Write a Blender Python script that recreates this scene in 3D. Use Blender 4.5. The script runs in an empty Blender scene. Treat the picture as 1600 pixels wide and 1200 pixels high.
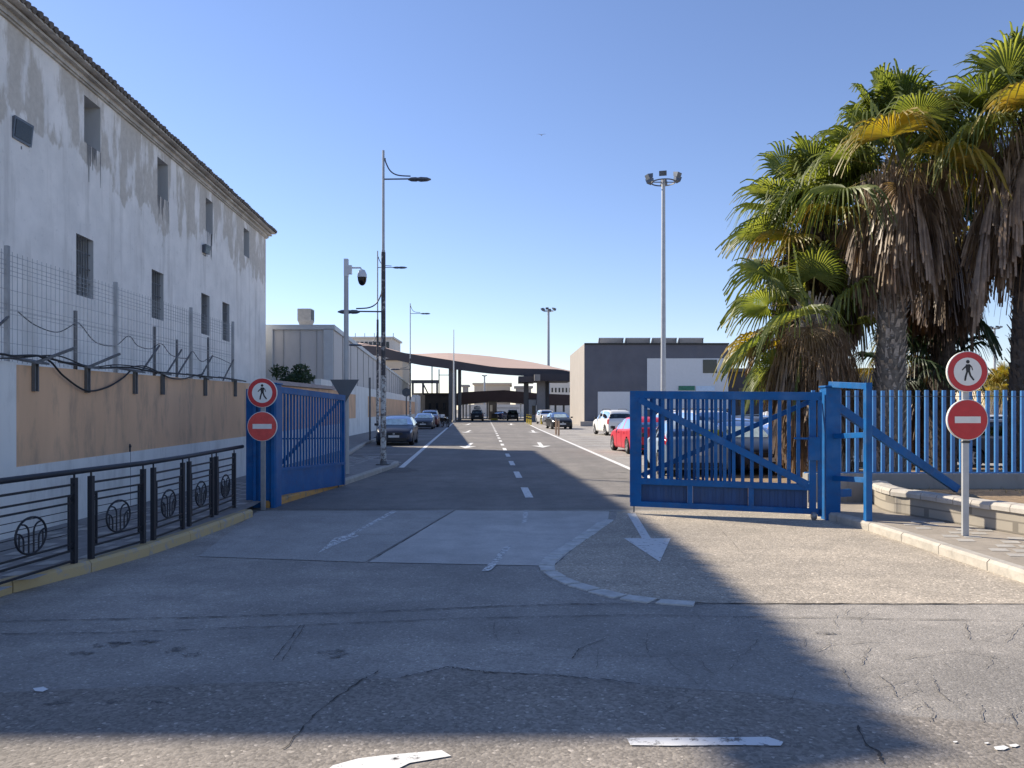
import bpy, math, random
import numpy as np
from mathutils import Vector, Matrix
random.seed(7); rng = np.random.default_rng(7)
R = math.radians
sc = bpy.context.scene
C = sc.collection

# ---------------------------------------------------------------- camera, sky, sun
EYE, F, HOR = 1.75, 1180.0, 640.0
cam_d = bpy.data.cameras.new("camera"); cam = bpy.data.objects.new("camera", cam_d); C.objects.link(cam)
cam.location = (0, 0, EYE); cam.rotation_euler = (R(90), 0, 0)
cam_d.sensor_width = 36; cam_d.lens = 36*F/1600; cam_d.shift_y = (HOR-600)/1600
cam_d.clip_start = 0.1; cam_d.clip_end = 9000
sc.camera = cam
SUNV = Vector((1.20, -0.72, -1.0)).normalized()          # travel direction of the light
elev = math.asin(-SUNV.z); az = math.atan2(-SUNV.x, -SUNV.y)   # azimuth from +Y towards +X
w = bpy.data.worlds.new("World"); sc.world = w; w.use_nodes = True
nt = w.node_tree; nt.nodes.clear()
sky = nt.nodes.new("ShaderNodeTexSky"); sky.sky_type = 'NISHITA'; sky.sun_disc = False
sky.sun_elevation = elev; sky.sun_rotation = az
sky.air_density = 1.0; sky.dust_density = 0.05; sky.ozone_density = 3.0; sky.altitude = 0
bg = nt.nodes.new("ShaderNodeBackground"); bg.inputs[1].default_value = 0.092
wo = nt.nodes.new("ShaderNodeOutputWorld")
tn = nt.nodes.new('ShaderNodeMix'); tn.data_type = 'RGBA'; tn.blend_type = 'MULTIPLY'; tn.inputs[0].default_value = 1
tn.inputs[7].default_value = (1.0, .94, 1.05, 1); nt.links.new(sky.outputs[0], tn.inputs[6]); nt.links.new(tn.outputs[2], bg.inputs[0]); nt.links.new(bg.outputs[0], wo.inputs[0])
sd = bpy.data.lights.new("sun", 'SUN'); sd.energy = 4.15; sd.angle = R(0.55); sd.color = (1.0, 0.89, 0.72)
so = bpy.data.objects.new("sun", sd); C.objects.link(so); so.location = (-60, 40, 60)
so.rotation_euler = SUNV.to_track_quat('-Z', 'Y').to_euler()
sc.view_settings.view_transform = 'Standard'; sc.view_settings.look = 'None'
sc.view_settings.exposure = 0.9; sc.view_settings.gamma = 1.0
try: sc.cycles.max_bounces = 6; sc.cycles.transparent_max_bounces = 12
except Exception: pass

# ---------------------------------------------------------------- helpers
def P(px, py, D): return Vector(((px-800)*D/F, D, EYE-(py-HOR)*D/F))     # pixel + depth -> place
def G(px, py, z=0.0):                                                      # pixel -> ground place
    D = (EYE-z)*F/(py-HOR); return Vector(((px-800)*D/F, D, z))

def tag(o, label=None, cat=None, group=None, kind=None):
    if label: o['label'] = label
    if cat: o['category'] = cat
    if group: o['group'] = group
    if kind: o['kind'] = kind
    return o
def empty(name, loc, label, cat, group=None, rz=0):
    o = bpy.data.objects.new(name, None); C.objects.link(o); o.location = loc; o.rotation_euler = (0, 0, rz)
    o.empty_display_size = 0.3
    return tag(o, label, cat, group)
def copy_tree(o, parent=None):
    c = o.copy(); C.objects.link(c)
    if parent: c.parent = parent
    for ch in list(o.children): copy_tree(ch, c)
    return c

class MB:
    def __init__(s): s.v = []; s.f = []; s.m = []; s.smooth = []
    def add(s, vs, fs, m=0, sm=False):
        n = len(s.v); s.v += [tuple(v) for v in vs]
        for f in fs: s.f.append(tuple(i+n for i in f)); s.m.append(m); s.smooth.append(sm)
        return s
    def quad(s, a, b, c, d, m=0): return s.add([a, b, c, d], [(0, 1, 2, 3)], m)
    def box(s, x0, x1, y0, y1, z0, z1, m=0):
        return s.add([(x0,y0,z0),(x1,y0,z0),(x1,y1,z0),(x0,y1,z0),(x0,y0,z1),(x1,y0,z1),(x1,y1,z1),(x0,y1,z1)],
            [(0,3,2,1),(4,5,6,7),(0,1,5,4),(1,2,6,5),(2,3,7,6),(3,0,4,7)], m)
    def beam(s, a, b, w, h, m=0, up=(0,0,1)):               # rectangular bar from a to b, w sideways, h along up
        a = Vector(a); b = Vector(b); d = (b-a).normalized(); up = Vector(up)
        if abs(d.dot(up)) > .95: up = Vector((0,1,0))
        sx = d.cross(up).normalized(); u = sx.cross(d).normalized()
        vs = []
        for p in (a, b):
            for i, j in ((-1,-1),(1,-1),(1,1),(-1,1)): vs.append(p+sx*w/2*i+u*h/2*j)
        return s.add(vs, [(0,1,2,3),(7,6,5,4),(0,4,5,1),(1,5,6,2),(2,6,7,3),(3,7,4,0)], m)
    def tube(s, pts, r, n=8, m=0, cap=True):
        pts = [Vector(p) for p in pts]; rr = r if hasattr(r, '__len__') else [r]*len(pts)
        vs = []; fs = []; ref = None
        for i, p in enumerate(pts):
            d = (pts[min(i+1, len(pts)-1)]-pts[max(i-1, 0)]).normalized()
            if ref is None: ref = Vector((1,0,0)) if abs(d.x) < .8 else Vector((0,1,0))
            a = (ref-d*ref.dot(d)).normalized(); b = d.cross(a); ref = a
            for k in range(n):
                t = 2*math.pi*k/n; vs.append(p+a*rr[i]*math.cos(t)+b*rr[i]*math.sin(t))
        for i in range(len(pts)-1):
            for k in range(n):
                k2 = (k+1) % n; fs.append((i*n+k, i*n+k2, (i+1)*n+k2, (i+1)*n+k))
        s.add(vs, fs, m, True)
        if cap:
            L = len(pts)-1
            s.add(vs[:n], [tuple(range(n))[::-1]], m); s.add(vs[L*n:], [tuple(range(n))], m)
        return s
    def prism(s, poly, z0, z1, m=0, mt=None):                # poly: xy list, ccw
        n = len(poly)
        vs = [(p[0], p[1], z0) for p in poly]+[(p[0], p[1], z1) for p in poly]
        s.add(vs, [(i, (i+1) % n, (i+1) % n+n, i+n) for i in range(n)], m)
        s.add(vs, [tuple(range(n, 2*n))], m if mt is None else mt); s.add(vs, [tuple(range(n))[::-1]], m)
        return s
    def disc_y(s, c, r, y0, y1, n=40, m=0, mf=None):         # a disc facing -Y
        vs = [(c[0]+r*math.cos(2*math.pi*k/n), y0, c[1]+r*math.sin(2*math.pi*k/n)) for k in range(n)]
        vs += [(v[0], y1, v[2]) for v in vs]
        s.add(vs, [tuple(range(n))], m if mf is None else mf); s.add(vs, [tuple(range(n, 2*n))[::-1]], m)
        s.add(vs, [(k, k+n, (k+1) % n+n, (k+1) % n) for k in range(n)], m, True)
        return s
    def lathe(s, prof, c=(0,0,0), n=20, m=0, axis='z'):
        vs = []; fs = []
        for (r, h) in prof:
            for k in range(n):
                t = 2*math.pi*k/n
                if axis == 'z': vs.append((c[0]+r*math.cos(t), c[1]+r*math.sin(t), c[2]+h))
                elif axis == 'y': vs.append((c[0]+r*math.cos(t), c[1]+h, c[2]+r*math.sin(t)))
                else: vs.append((c[0]+h, c[1]+r*math.cos(t), c[2]+r*math.sin(t)))
        for i in range(len(prof)-1):
            for k in range(n): fs.append((i*n+k, i*n+(k+1) % n, (i+1)*n+(k+1) % n, (i+1)*n+k))
        return s.add(vs, fs, m, True)
    def build(s, name, mats, parent=None, bevel=0, loc=None):
        me = bpy.data.meshes.new(name); me.from_pydata(s.v, [], s.f)
        if not isinstance(mats, (list, tuple)): mats = [mats]
        for x in mats: me.materials.append(x)
        me.polygons.foreach_set('material_index', s.m); me.polygons.foreach_set('use_smooth', s.smooth)
        me.update()
        o = bpy.data.objects.new(name, me); C.objects.link(o)
        if parent: o.parent = parent
        if loc: o.location = loc
        if bevel:
            b = o.modifiers.new("bevel", 'BEVEL'); b.width = bevel; b.segments = 2; b.limit_method = 'ANGLE'
        return o

# ---------------------------------------------------------------- materials
def nodes(name):
    m = bpy.data.materials.new(name); m.use_nodes = True; t = m.node_tree; b = t.nodes['Principled BSDF']
    return m, t, b
def ramp(t, src, stops, interp='LINEAR'):
    r = t.nodes.new('ShaderNodeValToRGB'); r.color_ramp.interpolation = interp
    e = r.color_ramp.elements
    while len(e) < len(stops): e.new(0.5)
    for i, (p, c) in enumerate(stops):
        e[i].position = p; e[i].color = (*c, 1) if hasattr(c, '__len__') else (c, c, c, 1)
    t.links.new(src, r.inputs[0]); return r.outputs[0]
def noise(t, co, scale, detail=4, rough=.55, dist=0, vec_scale=None):
    if vec_scale:
        mp = t.nodes.new('ShaderNodeMapping'); mp.inputs['Scale'].default_value = vec_scale
        t.links.new(co, mp.inputs[0]); co = mp.outputs[0]
    n = t.nodes.new('ShaderNodeTexNoise'); n.inputs['Scale'].default_value = scale
    n.inputs['Detail'].default_value = detail; n.inputs['Roughness'].default_value = rough
    n.inputs['Distortion'].default_value = dist
    t.links.new(co, n.inputs[0]); return n.outputs[0]
def mixc(t, fac, a, b, mode='MIX'):
    m = t.nodes.new('ShaderNodeMix'); m.data_type = 'RGBA'; m.blend_type = mode
    for sock, v in ((m.inputs[0], fac), (m.inputs[6], a), (m.inputs[7], b)):
        if hasattr(v, 'links') or isinstance(v, bpy.types.NodeSocket): t.links.new(v, sock)
        elif hasattr(v, '__len__'): sock.default_value = (*v, 1)
        else: sock.default_value = v
    return m.outputs[2]
def math_(t, op, a, b=0.0, c=None):
    m = t.nodes.new('ShaderNodeMath'); m.operation = op
    for i, v in enumerate((a, b) if c is None else (a, b, c)):
        if isinstance(v, bpy.types.NodeSocket): t.links.new(v, m.inputs[i])
        else: m.inputs[i].default_value = v
    return m.outputs[0]
def bump(t, b, h, strength=.3, dist=.01):
    n = t.nodes.new('ShaderNodeBump'); n.inputs['Strength'].default_value = strength
    n.inputs['Distance'].default_value = dist; t.links.new(h, n.inputs['Height']); t.links.new(n.outputs[0], b.inputs['Normal'])
def objco(t): return t.nodes.new('ShaderNodeTexCoord').outputs['Object']

def simple(name, col, rough=.6, metal=0, var=.15, scale=4, bmp=0, spec=.5, dirt=None, dirt_amt=.0, streak=False, coat=0):
    m, t, b = nodes(name); co = objco(t)
    n1 = noise(t, co, scale, 6, .6, vec_scale=(1,1,.25) if streak else None)
    f = ramp(t, n1, [(.3, 0.0), (.7, 1.0)])
    lo = tuple(c*(1-var) for c in col); hi = tuple(min(1, c*(1+var)) for c in col)
    c = mixc(t, f, lo, hi)
    if dirt:
        n2 = noise(t, co, scale*2.7, 8, .7, vec_scale=(1,1,.3) if streak else None)
        c = mixc(t, math_(t, 'MULTIPLY', ramp(t, n2, [(.5, 0.0), (.72, 1.0)]), dirt_amt), c, dirt)
    t.links.new(c, b.inputs['Base Color'])
    b.inputs['Roughness'].default_value = rough; b.inputs['Metallic'].default_value = metal
    b.inputs['Specular IOR Level'].default_value = spec
    if coat: b.inputs['Coat Weight'].default_value = coat; b.inputs['Coat Roughness'].default_value = .05
    if bmp: bump(t, b, noise(t, co, scale*12, 5, .6), .4, bmp)
    return m

def rusty(m):
    t = m.node_tree; b = t.nodes['Principled BSDF']; co = objco(t); src = b.inputs['Base Color'].links[0].from_socket
    n = noise(t, co, 9, 9, .75); f = ramp(t, n, [(.66, 0.0), (.69, 1.0)])
    w_ = noise(t, co, 2.2, 4, .6); c = mixc(t, math_(t, 'MULTIPLY', ramp(t, w_, [(.5, 0.0), (.7, 1.0)]), .35), src, (.10,.20,.36))
    t.links.new(mixc(t, f, c, (.11,.05,.03)), b.inputs['Base Color'])

def asphalt(name, base, tan=(0,0,0), speck=.5, grain=110, patch=.35, bands=False):
    m, t, b = nodes(name); co = objco(t)
    big = noise(t, co, .35, 5, .6); mid = noise(t, co, 2.2, 6, .65); fine = noise(t, co, grain, 3, .7)
    c = mixc(t, ramp(t, big, [(.35, 0.0), (.65, 1.0)]), tuple(x*(1-patch*.5) for x in base), tuple(x*(1+patch*.5)+y for x, y in zip(base, tan)))
    c = mixc(t, math_(t, 'MULTIPLY', ramp(t, mid, [(.38, 1.0), (.55, 0.0)]), .35), c, tuple(x*.62 for x in base))
    tracks = noise(t, co, 1.0, 4, .5, vec_scale=(.12, 1.6, 1) if bands else (1.5, .06, 1))
    c = mixc(t, math_(t, 'MULTIPLY', ramp(t, tracks, [(.42, 0.0), (.62, 1.0)]), .35), c, tuple(x*.72 for x in base))
    med = noise(t, co, 14, 7, .7)
    c = mixc(t, math_(t, 'MULTIPLY', ramp(t, med, [(.50, 0.0), (.66, 1.0)]), .35*speck+.1), c, tuple(x*.6 for x in base))
    v = t.nodes.new('ShaderNodeTexVoronoi'); v.inputs['Scale'].default_value = grain*.75; t.links.new(co, v.inputs[0])
    sep = t.nodes.new('ShaderNodeSeparateColor'); t.links.new(v.outputs['Color'], sep.inputs[0])
    g = ramp(t, sep.outputs[0], [(0, 1-.42*speck), (.9, 1+.22*speck), (.965, 1+.3*speck), (1, 1+1.3*speck)])
    c = mixc(t, 1.0, c, g, 'MULTIPLY')
    t.links.new(c, b.inputs['Base Color']); b.inputs['Roughness'].default_value = .88; b.inputs['Specular IOR Level'].default_value = .3
    h = math_(t, 'ADD', fine, math_(t, 'MULTIPLY', v.outputs['Distance'], -.8))
    bump(t, b, h, .55, .006)
    return m

def worn_paint(name, col, under, amount=.5, scale=14):
    m, t, b = nodes(name); co = objco(t)
    n = noise(t, co, scale, 8, .72)
    f = ramp(t, n, [(amount-.04, 1.0), (amount+.04, 0.0)])
    t.links.new(mixc(t, f, col, under), b.inputs['Base Color']); b.inputs['Roughness'].default_value = .75
    bump(t, b, noise(t, co, 90, 3, .6), .3, .003)
    return m

def alpha_patch(name, col, amount, scale, rough=.8, vs=None):
    m, t, b = nodes(name); co = objco(t)
    n = noise(t, co, scale, 8, .72, vec_scale=vs)
    f = ramp(t, n, [(amount-.05, 0.0), (amount+.05, 1.0)])
    b.inputs['Base Color'].default_value = (*col, 1); b.inputs['Roughness'].default_value = rough
    tr = t.nodes.new('ShaderNodeBsdfTransparent'); ms = t.nodes.new('ShaderNodeMixShader')
    t.links.new(f, ms.inputs[0]); t.links.new(tr.outputs[0], ms.inputs[1]); t.links.new(b.outputs[0], ms.inputs[2])
    t.links.new(ms.outputs[0], t.nodes['Material Output'].inputs[0])
    return m

def plaster_white():
    m, t, b = nodes('weathered_plaster'); co = objco(t)
    geo = t.nodes.new('ShaderNodeSeparateXYZ'); t.links.new(co, geo.inputs[0])
    n1 = noise(t, co, .9, 6, .6); n2 = noise(t, co, 6, 6, .65)
    c = mixc(t, ramp(t, n1, [(.35, 0.0), (.65, 1.0)]), (.76,.74,.70), (.90,.87,.82))
    st = noise(t, co, 2.2, 6, .6, vec_scale=(1,1,.1))
    c = mixc(t, math_(t, 'MULTIPLY', ramp(t, st, [(.52, 0.0), (.75, 1.0)]), .55), c, (.44,.42,.38))
    # old bare render in a broken band under the cornice
    edge = noise(t, co, .42, 7, .62, vec_scale=(1,1,.5))
    zz = math_(t, 'SUBTRACT', geo.outputs[2], math_(t, 'MULTIPLY', math_(t, 'SUBTRACT', edge, .5), 7.5))
    band = ramp(t, math_(t, 'MULTIPLY', math_(t, 'SUBTRACT', zz, 6.25), .2), [(.46, 0.0), (.50, 1.0)])
    hole = ramp(t, noise(t, co, .8, 7, .6, vec_scale=(1, 1.6, .5)), [(.43, 0.0), (.50, 1.0)])
    f = math_(t, 'MULTIPLY', math_(t, 'MULTIPLY', band, hole), .7)
    c = mixc(t, f, c, mixc(t, ramp(t, n2, [(.35, 0.0), (.7, 1.0)]), (.40,.355,.29), (.55,.50,.42)))
    c = mixc(t, math_(t, 'MULTIPLY', ramp(t, n2, [(.60, 0.0), (.72, 1.0)]), .4), c, (.5,.49,.46))
    t.links.new(c, b.inputs['Base Color']); b.inputs['Roughness'].default_value = .92
    bump(t, b, math_(t, 'ADD', n2, math_(t, 'MULTIPLY', f, .6)), .35, .03)
    return m

def brick(name, c1, c2, mortar, sx, sz, scale=1.0):
    m, t, b = nodes(name); co = objco(t)
    mp = t.nodes.new('ShaderNodeMapping'); mp.inputs['Rotation'].default_value = (R(90), 0, 0)
    t.links.new(co, mp.inputs[0])
    k = t.nodes.new('ShaderNodeTexBrick'); t.links.new(mp.outputs[0], k.inputs[0])
    k.inputs['Scale'].default_value = scale; k.inputs['Brick Width'].default_value = sx; k.inputs['Row Height'].default_value = sz
    k.inputs['Mortar Size'].default_value = .012; k.inputs['Color1'].default_value = (*c1, 1); k.inputs['Color2'].default_value = (*c2, 1)
    k.inputs['Mortar'].default_value = (*mortar, 1)
    n = noise(t, co, 8, 6, .6)
    c = mixc(t, .45, k.outputs[0], mixc(t, n, (.15,.14,.13), (.75,.7,.62)), 'MULTIPLY')
    c = mixc(t, .5, k.outputs[0], c)
    t.links.new(c, b.inputs['Base Color']); b.inputs['Roughness'].default_value = .9
    bump(t, b, noise(t, co, 60, 4), .3, .004)
    return m

def leafmat(name, c1, c2, trans=.45, scale=1.5):
    m, t, b = nodes(name); co = objco(t)
    n = noise(t, co, scale, 4, .7)
    c = mixc(t, ramp(t, n, [(.35, 0.0), (.65, 1.0)]), c1, c2)
    t.links.new(c, b.inputs['Base Color']); b.inputs['Roughness'].default_value = .45
    tr = t.nodes.new('ShaderNodeBsdfTranslucent'); t.links.new(mixc(t, 1.0, c, (1.9,1.8,.7), 'MULTIPLY'), tr.inputs[0])
    ms = t.nodes.new('ShaderNodeMixShader'); ms.inputs[0].default_value = trans
    t.links.new(b.outputs[0], ms.inputs[1]); t.links.new(tr.outputs[0], ms.inputs[2])
    t.links.new(ms.outputs[0], t.nodes['Material Output'].inputs[0])
    return m

def glassmat(name, tint=(.22,.27,.27), fac=.5):
    m, t, b = nodes(name)
    gl = t.nodes.new('ShaderNodeBsdfGlossy'); gl.inputs['Roughness'].default_value = .03; gl.inputs[0].default_value = (.9,.95,1,1)
    tr = t.nodes.new('ShaderNodeBsdfTransparent'); tr.inputs[0].default_value = (*tint, 1)
    lw = t.nodes.new('ShaderNodeLayerWeight'); lw.inputs[0].default_value = .28
    f = math_(t, 'ADD', math_(t, 'MULTIPLY', lw.outputs['Fresnel'], .9), .06)
    ms = t.nodes.new('ShaderNodeMixShader'); t.links.new(f, ms.inputs[0])
    t.links.new(tr.outputs[0], ms.inputs[1]); t.links.new(gl.outputs[0], ms.inputs[2])
    t.links.new(ms.outputs[0], t.nodes['Material Output'].inputs[0])
    return m

M = {}
M['street'] = asphalt('old_street_asphalt', (.325,.305,.280), (.04,.03,.016), .5, 95, .5, bands=True)
M['coarse'] = asphalt('coarse_tan_asphalt', (.42,.375,.315), (.04,.026,.01), .75, 80, .3, bands=True)
M['concrete_patch'] = asphalt('worn_concrete', (.52,.50,.47), (.03,.028,.022), .25, 130, .3)
M['mid_patch'] = asphalt('mid_grey_asphalt', (.40,.385,.36), (.02,.016,.01), .4, 110, .3)
M['road'] = asphalt('road_asphalt', (.225,.212,.20), (.02,.015,.009), .4, 120, .3)
M['lot'] = asphalt('parking_asphalt', (.36,.34,.315), (.02,.015,.01), .4, 100, .3)
M['earth'] = simple('far_ground', (.22,.20,.17), .95, var=.3, scale=.05)
M['paint'] = alpha_patch('road_paint', (.72,.72,.70), .38, 11)
M['paint_faded'] = alpha_patch('faded_road_paint', (.66,.66,.64), .47, 16)
M['crack'] = simple('crack_dark', (.055,.05,.046), .95, var=.2)
M['crack_soft'] = simple('crack_filled', (.14,.13,.12), .95, var=.3, scale=20)
M['stain'] = alpha_patch('oil_stain', (.12,.115,.11), .545, 30, vs=(.5,1,1))
M['stone'] = simple('cobble_stone', (.52,.51,.48), .85, var=.25, scale=6, bmp=.005)
M['paving'] = simple('pavement_tiles', (.24,.23,.22), .85, var=.18, scale=3, bmp=.004, dirt=(.09,.085,.08), dirt_amt=.5)
M['paving_r'] = simple('pavement_tiles_right', (.33,.29,.24), .85, var=.15, scale=3, bmp=.004, dirt=(.16,.14,.12), dirt_amt=.5)
M['tile_white'] = simple('white_paving_tiles', (.40,.38,.345), .8, var=.2, scale=5)
M['kerb_yellow'] = worn_paint('yellow_kerb_paint', (.47,.36,.19), (.33,.31,.28), .42, 5)
M['kerb_grey'] = simple('kerb_concrete', (.44,.41,.36), .88, var=.15, scale=5, bmp=.004, dirt=(.2,.19,.17), dirt_amt=.4)
M['plaster'] = plaster_white()
M['cornice'] = simple('cornice_plaster', (.50,.47,.42), .9, var=.25, scale=1.5, dirt=(.25,.23,.2), dirt_amt=.7)
M['roof_tile'] = simple('roof_tiles', (.13,.115,.10), .85, var=.35, scale=3)
M['reveal'] = simple('window_reveal', (.50,.51,.51), .8, var=.12, scale=2, streak=True)
M['shutter'] = simple('grey_shutter', (.20,.21,.22), .6, var=.2, scale=2, streak=True)
M['dark_glass'] = simple('dark_window_glass', (.015,.018,.022), .12, var=.2)
M['ochre'] = simple('ochre_wall_paint', (.72,.46,.28), .9, var=.13, scale=.9, bmp=.004, dirt=(.33,.24,.18), dirt_amt=.8, streak=True)
M['wall_white'] = simple('white_wall_paint', (.76,.76,.73), .9, var=.08, scale=1, bmp=.004, dirt=(.38,.38,.36), dirt_amt=.5, streak=True)
M['clad'] = simple('grey_cladding', (.52,.50,.485), .6, var=.05, scale=.6, dirt=(.36,.35,.33), dirt_amt=.3, streak=True)
M['clad_edge'] = simple('cladding_trim', (.50,.52,.53), .5, var=.05)
M['blue'] = simple('blue_gate_paint', (.004,.10,.30), .5, var=.16, scale=3, bmp=.0015, dirt=(.06,.06,.085), dirt_amt=.35, spec=.25)
M['blue_panel'] = simple('blue_panel_paint', (.014,.062,.18), .6, var=.25, scale=2.5, dirt=(.03,.05,.1), dirt_amt=.7, streak=True)
M['blue_fence'] = simple('light_blue_fence_paint', (.055,.21,.48), .42, var=.12, scale=3, dirt=(.05,.12,.3), dirt_amt=.5)
for k_ in ('blue','blue_fence'): rusty(M[k_])
M['navy'] = simple('dark_railing_paint', (.009,.012,.02), .55, var=.2, scale=8)
M['galv'] = simple('galvanised_steel', (.30,.31,.32), .5, .4, var=.15, scale=6)
M['galv_dark'] = simple('weathered_steel', (.13,.135,.14), .65, .3, var=.25, scale=6)
M['cable'] = simple('black_cable', (.012,.012,.013), .6)
M['sign_red'] = simple('sign_red', (.50,.02,.025), .45, var=.1, scale=9, dirt=(.3,.05,.04), dirt_amt=.3)
M['sign_red_faded'] = simple('faded_sign_red', (.66,.075,.06), .5, var=.12, scale=9, dirt=(.4,.03,.03), dirt_amt=.4)
M['sign_white'] = simple('sign_white', (.72,.71,.66), .45, var=.06, scale=9)
M['black'] = simple('black_paint', (.01,.01,.011), .45)
M['sign_back'] = simple('sign_back_grey', (.10,.11,.125), .5, .3, var=.1)
M['pole_worn'] = worn_paint('peeling_pole_paint', (.60,.60,.57), (.16,.14,.13), .49, 9)
M['pole_grey'] = simple('grey_pole', (.42,.43,.44), .5, .2, var=.1)
M['pole_dark'] = worn_paint('dark_peeling_pole', (.07,.065,.07), (.45,.43,.4), .42, 9)
M['lamp'] = simple('lamp_housing', (.10,.12,.15), .4, .3)
M['white_plastic'] = simple('white_plastic', (.62,.63,.64), .4, var=.05)
M['dome'] = simple('dark_dome', (.008,.008,.01), .08)
M['slab_grey'] = simple('light_grey_render', (.34,.31,.28), .9, var=.06, scale=.7)
M['shaded_render'] = simple('shaded_grey_render', (.115,.12,.145), .85, var=.14, scale=.5, dirt=(.16,.15,.15), dirt_amt=.4)  # office front: its shade is put into the colour, darker than the side wall
M['door_white'] = simple('white_metal_door', (.62,.64,.66), .5, var=.03)
M['green'] = simple('green_sign', (.02,.16,.10), .5)
M['bluewhite'] = simple('pale_blue_sign', (.55,.68,.82), .5, var=.1)
M['panel'] = simple('solar_panel_back', (.78,.76,.74), .5, var=.1)
M['canopy_top'] = simple('pink_canopy_roof', (.50,.36,.29), .8, var=.05, scale=.3)
M['canopy_dark'] = simple('dark_canopy_fascia', (.055,.048,.055), .6, var=.15, scale=.5)
M['canopy_brown'] = simple('brown_canopy_fascia', (.055,.034,.034), .6, var=.15, scale=.5)
M['conc'] = simple('concrete', (.30,.285,.265), .9, var=.12, scale=1.2, bmp=.005, dirt=(.17,.16,.15), dirt_amt=.5, streak=True)
M['conc_dark'] = simple('grey_concrete_column', (.14,.135,.13), .9, var=.15, scale=1)
M['beige'] = simple('beige_building', (.60,.50,.38), .9, var=.06, scale=.2)
M['pale'] = simple('pale_building', (.66,.62,.56), .9, var=.05, scale=.2)
M['brown_block'] = simple('brown_block_wall', (.10,.085,.07), .9, var=.25, scale=.8)
M['yellow'] = simple('yellow_bollard', (.65,.50,.05), .5)
M['soil'] = simple('dry_soil', (.28,.20,.125), .95, var=.35, scale=7, bmp=.03, dirt=(.10,.08,.05), dirt_amt=.6)
M['planter'] = brick('planter_blocks', (.42,.38,.32), (.36,.33,.28), (.22,.2,.17), .4, .14)
M['coping'] = simple('coping_stone', (.46,.43,.385), .9, var=.15, scale=6, bmp=.006)
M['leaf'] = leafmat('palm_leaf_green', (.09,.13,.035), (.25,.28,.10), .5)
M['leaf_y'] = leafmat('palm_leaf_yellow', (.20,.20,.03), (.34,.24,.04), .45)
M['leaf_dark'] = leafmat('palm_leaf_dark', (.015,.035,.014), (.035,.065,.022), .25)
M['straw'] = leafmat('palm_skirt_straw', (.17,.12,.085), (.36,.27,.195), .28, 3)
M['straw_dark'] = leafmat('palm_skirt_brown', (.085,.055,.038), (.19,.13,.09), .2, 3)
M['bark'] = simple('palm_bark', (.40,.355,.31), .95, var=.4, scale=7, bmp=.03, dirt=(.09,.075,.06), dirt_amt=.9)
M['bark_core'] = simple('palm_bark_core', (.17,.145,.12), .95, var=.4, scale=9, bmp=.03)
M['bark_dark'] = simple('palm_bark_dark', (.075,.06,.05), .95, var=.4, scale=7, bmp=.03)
M['petiole'] = leafmat('palm_petiole', (.20,.19,.05), (.30,.24,.09), .1)
M['bush'] = leafmat('bush_leaf', (.02,.045,.02), (.045,.075,.03), .2)
M['tyre'] = simple('tyre_rubber', (.014,.014,.015), .85)
M['rim'] = simple('alloy_rim', (.42,.42,.43), .35, .6)
M['car_glass'] = glassmat('car_glass')
M['cabin'] = simple('car_interior', (.018,.018,.02), .8)
M['headlight'] = simple('headlight_lens', (.55,.58,.6), .15, .3)
M['taillight'] = simple('taillight_lens', (.42,.015,.012), .2)
M['plate'] = simple('number_plate', (.62,.62,.60), .5)
M['trim'] = simple('black_trim', (.015,.015,.016), .5)
M['sunshade'] = simple('silver_sunshade', (.62,.72,.68), .35, .3, var=.3, scale=3)
M['hill'] = simple('hazy_hill', (.20,.22,.24), 1, var=.1, scale=.01)
def paint(name, col, metal=.3):
    return simple(name, col, .4, metal*.3, var=.03, coat=.1, spec=.35)
PAINT = dict(graphite=paint('graphite_car_paint', (.025,.032,.055)), grey=paint('grey_car_paint', (.06,.066,.085)),
    silver=paint('silver_car_paint', (.50,.51,.52), .4), red=paint('red_car_paint', (.52,.03,.05), 0), white=paint('white_car_paint', (.72,.72,.71), 0),
    black=paint('black_car_paint', (.012,.013,.015)), navy=paint('navy_car_paint', (.015,.025,.08)), maroon=paint('maroon_car_paint', (.16,.05,.05)),
    lblue=paint('pale_blue_car_paint', (.26,.33,.42), .3))

def struct(o): o['kind'] = 'structure'; return o
def sheet(name, pts, z, mat, parent=None):
    b = MB(); b.add([(p[0], p[1], z) for p in pts], [tuple(range(len(pts)))])
    me_o = b.build(name, mat, parent)
    me = me_o.data
    if me.polygons[0].normal.z < 0: me.flip_normals()
    return me_o

# ---------------------------------------------------------------- ground, roads, pavements
g = MB(); g.add([(-3500,-400,-.012),(3500,-400,-.012),(3500,6000,-.012),(-3500,6000,-.012)], [(0,1,2,3)])
struct(g.build('ground', M['earth']))
street = struct(sheet('street', [(-40,-14),(40,-14),(40,13.25),(-40,13.25)], 0.0, M['street']))
lot = struct(sheet('parking_area', [(3.0,13.25),(60,13.25),(60,105),(.8,105)], -.004, M['lot']))
road = struct(sheet('road', [(-12,13.25),(5.6,13.25),(3.5,22.7),(2.33,68.8),(1.6,108),(-12,160),(-30,160),(-30,13.25)], .004, M['road']))
plaza = struct(sheet('checkpoint_apron', [(-60,105),(60,105),(60,330),(-60,330)], -.006, M['lot']))

def gp(px, py): v = G(px, py); return (v.x, v.y)
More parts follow.
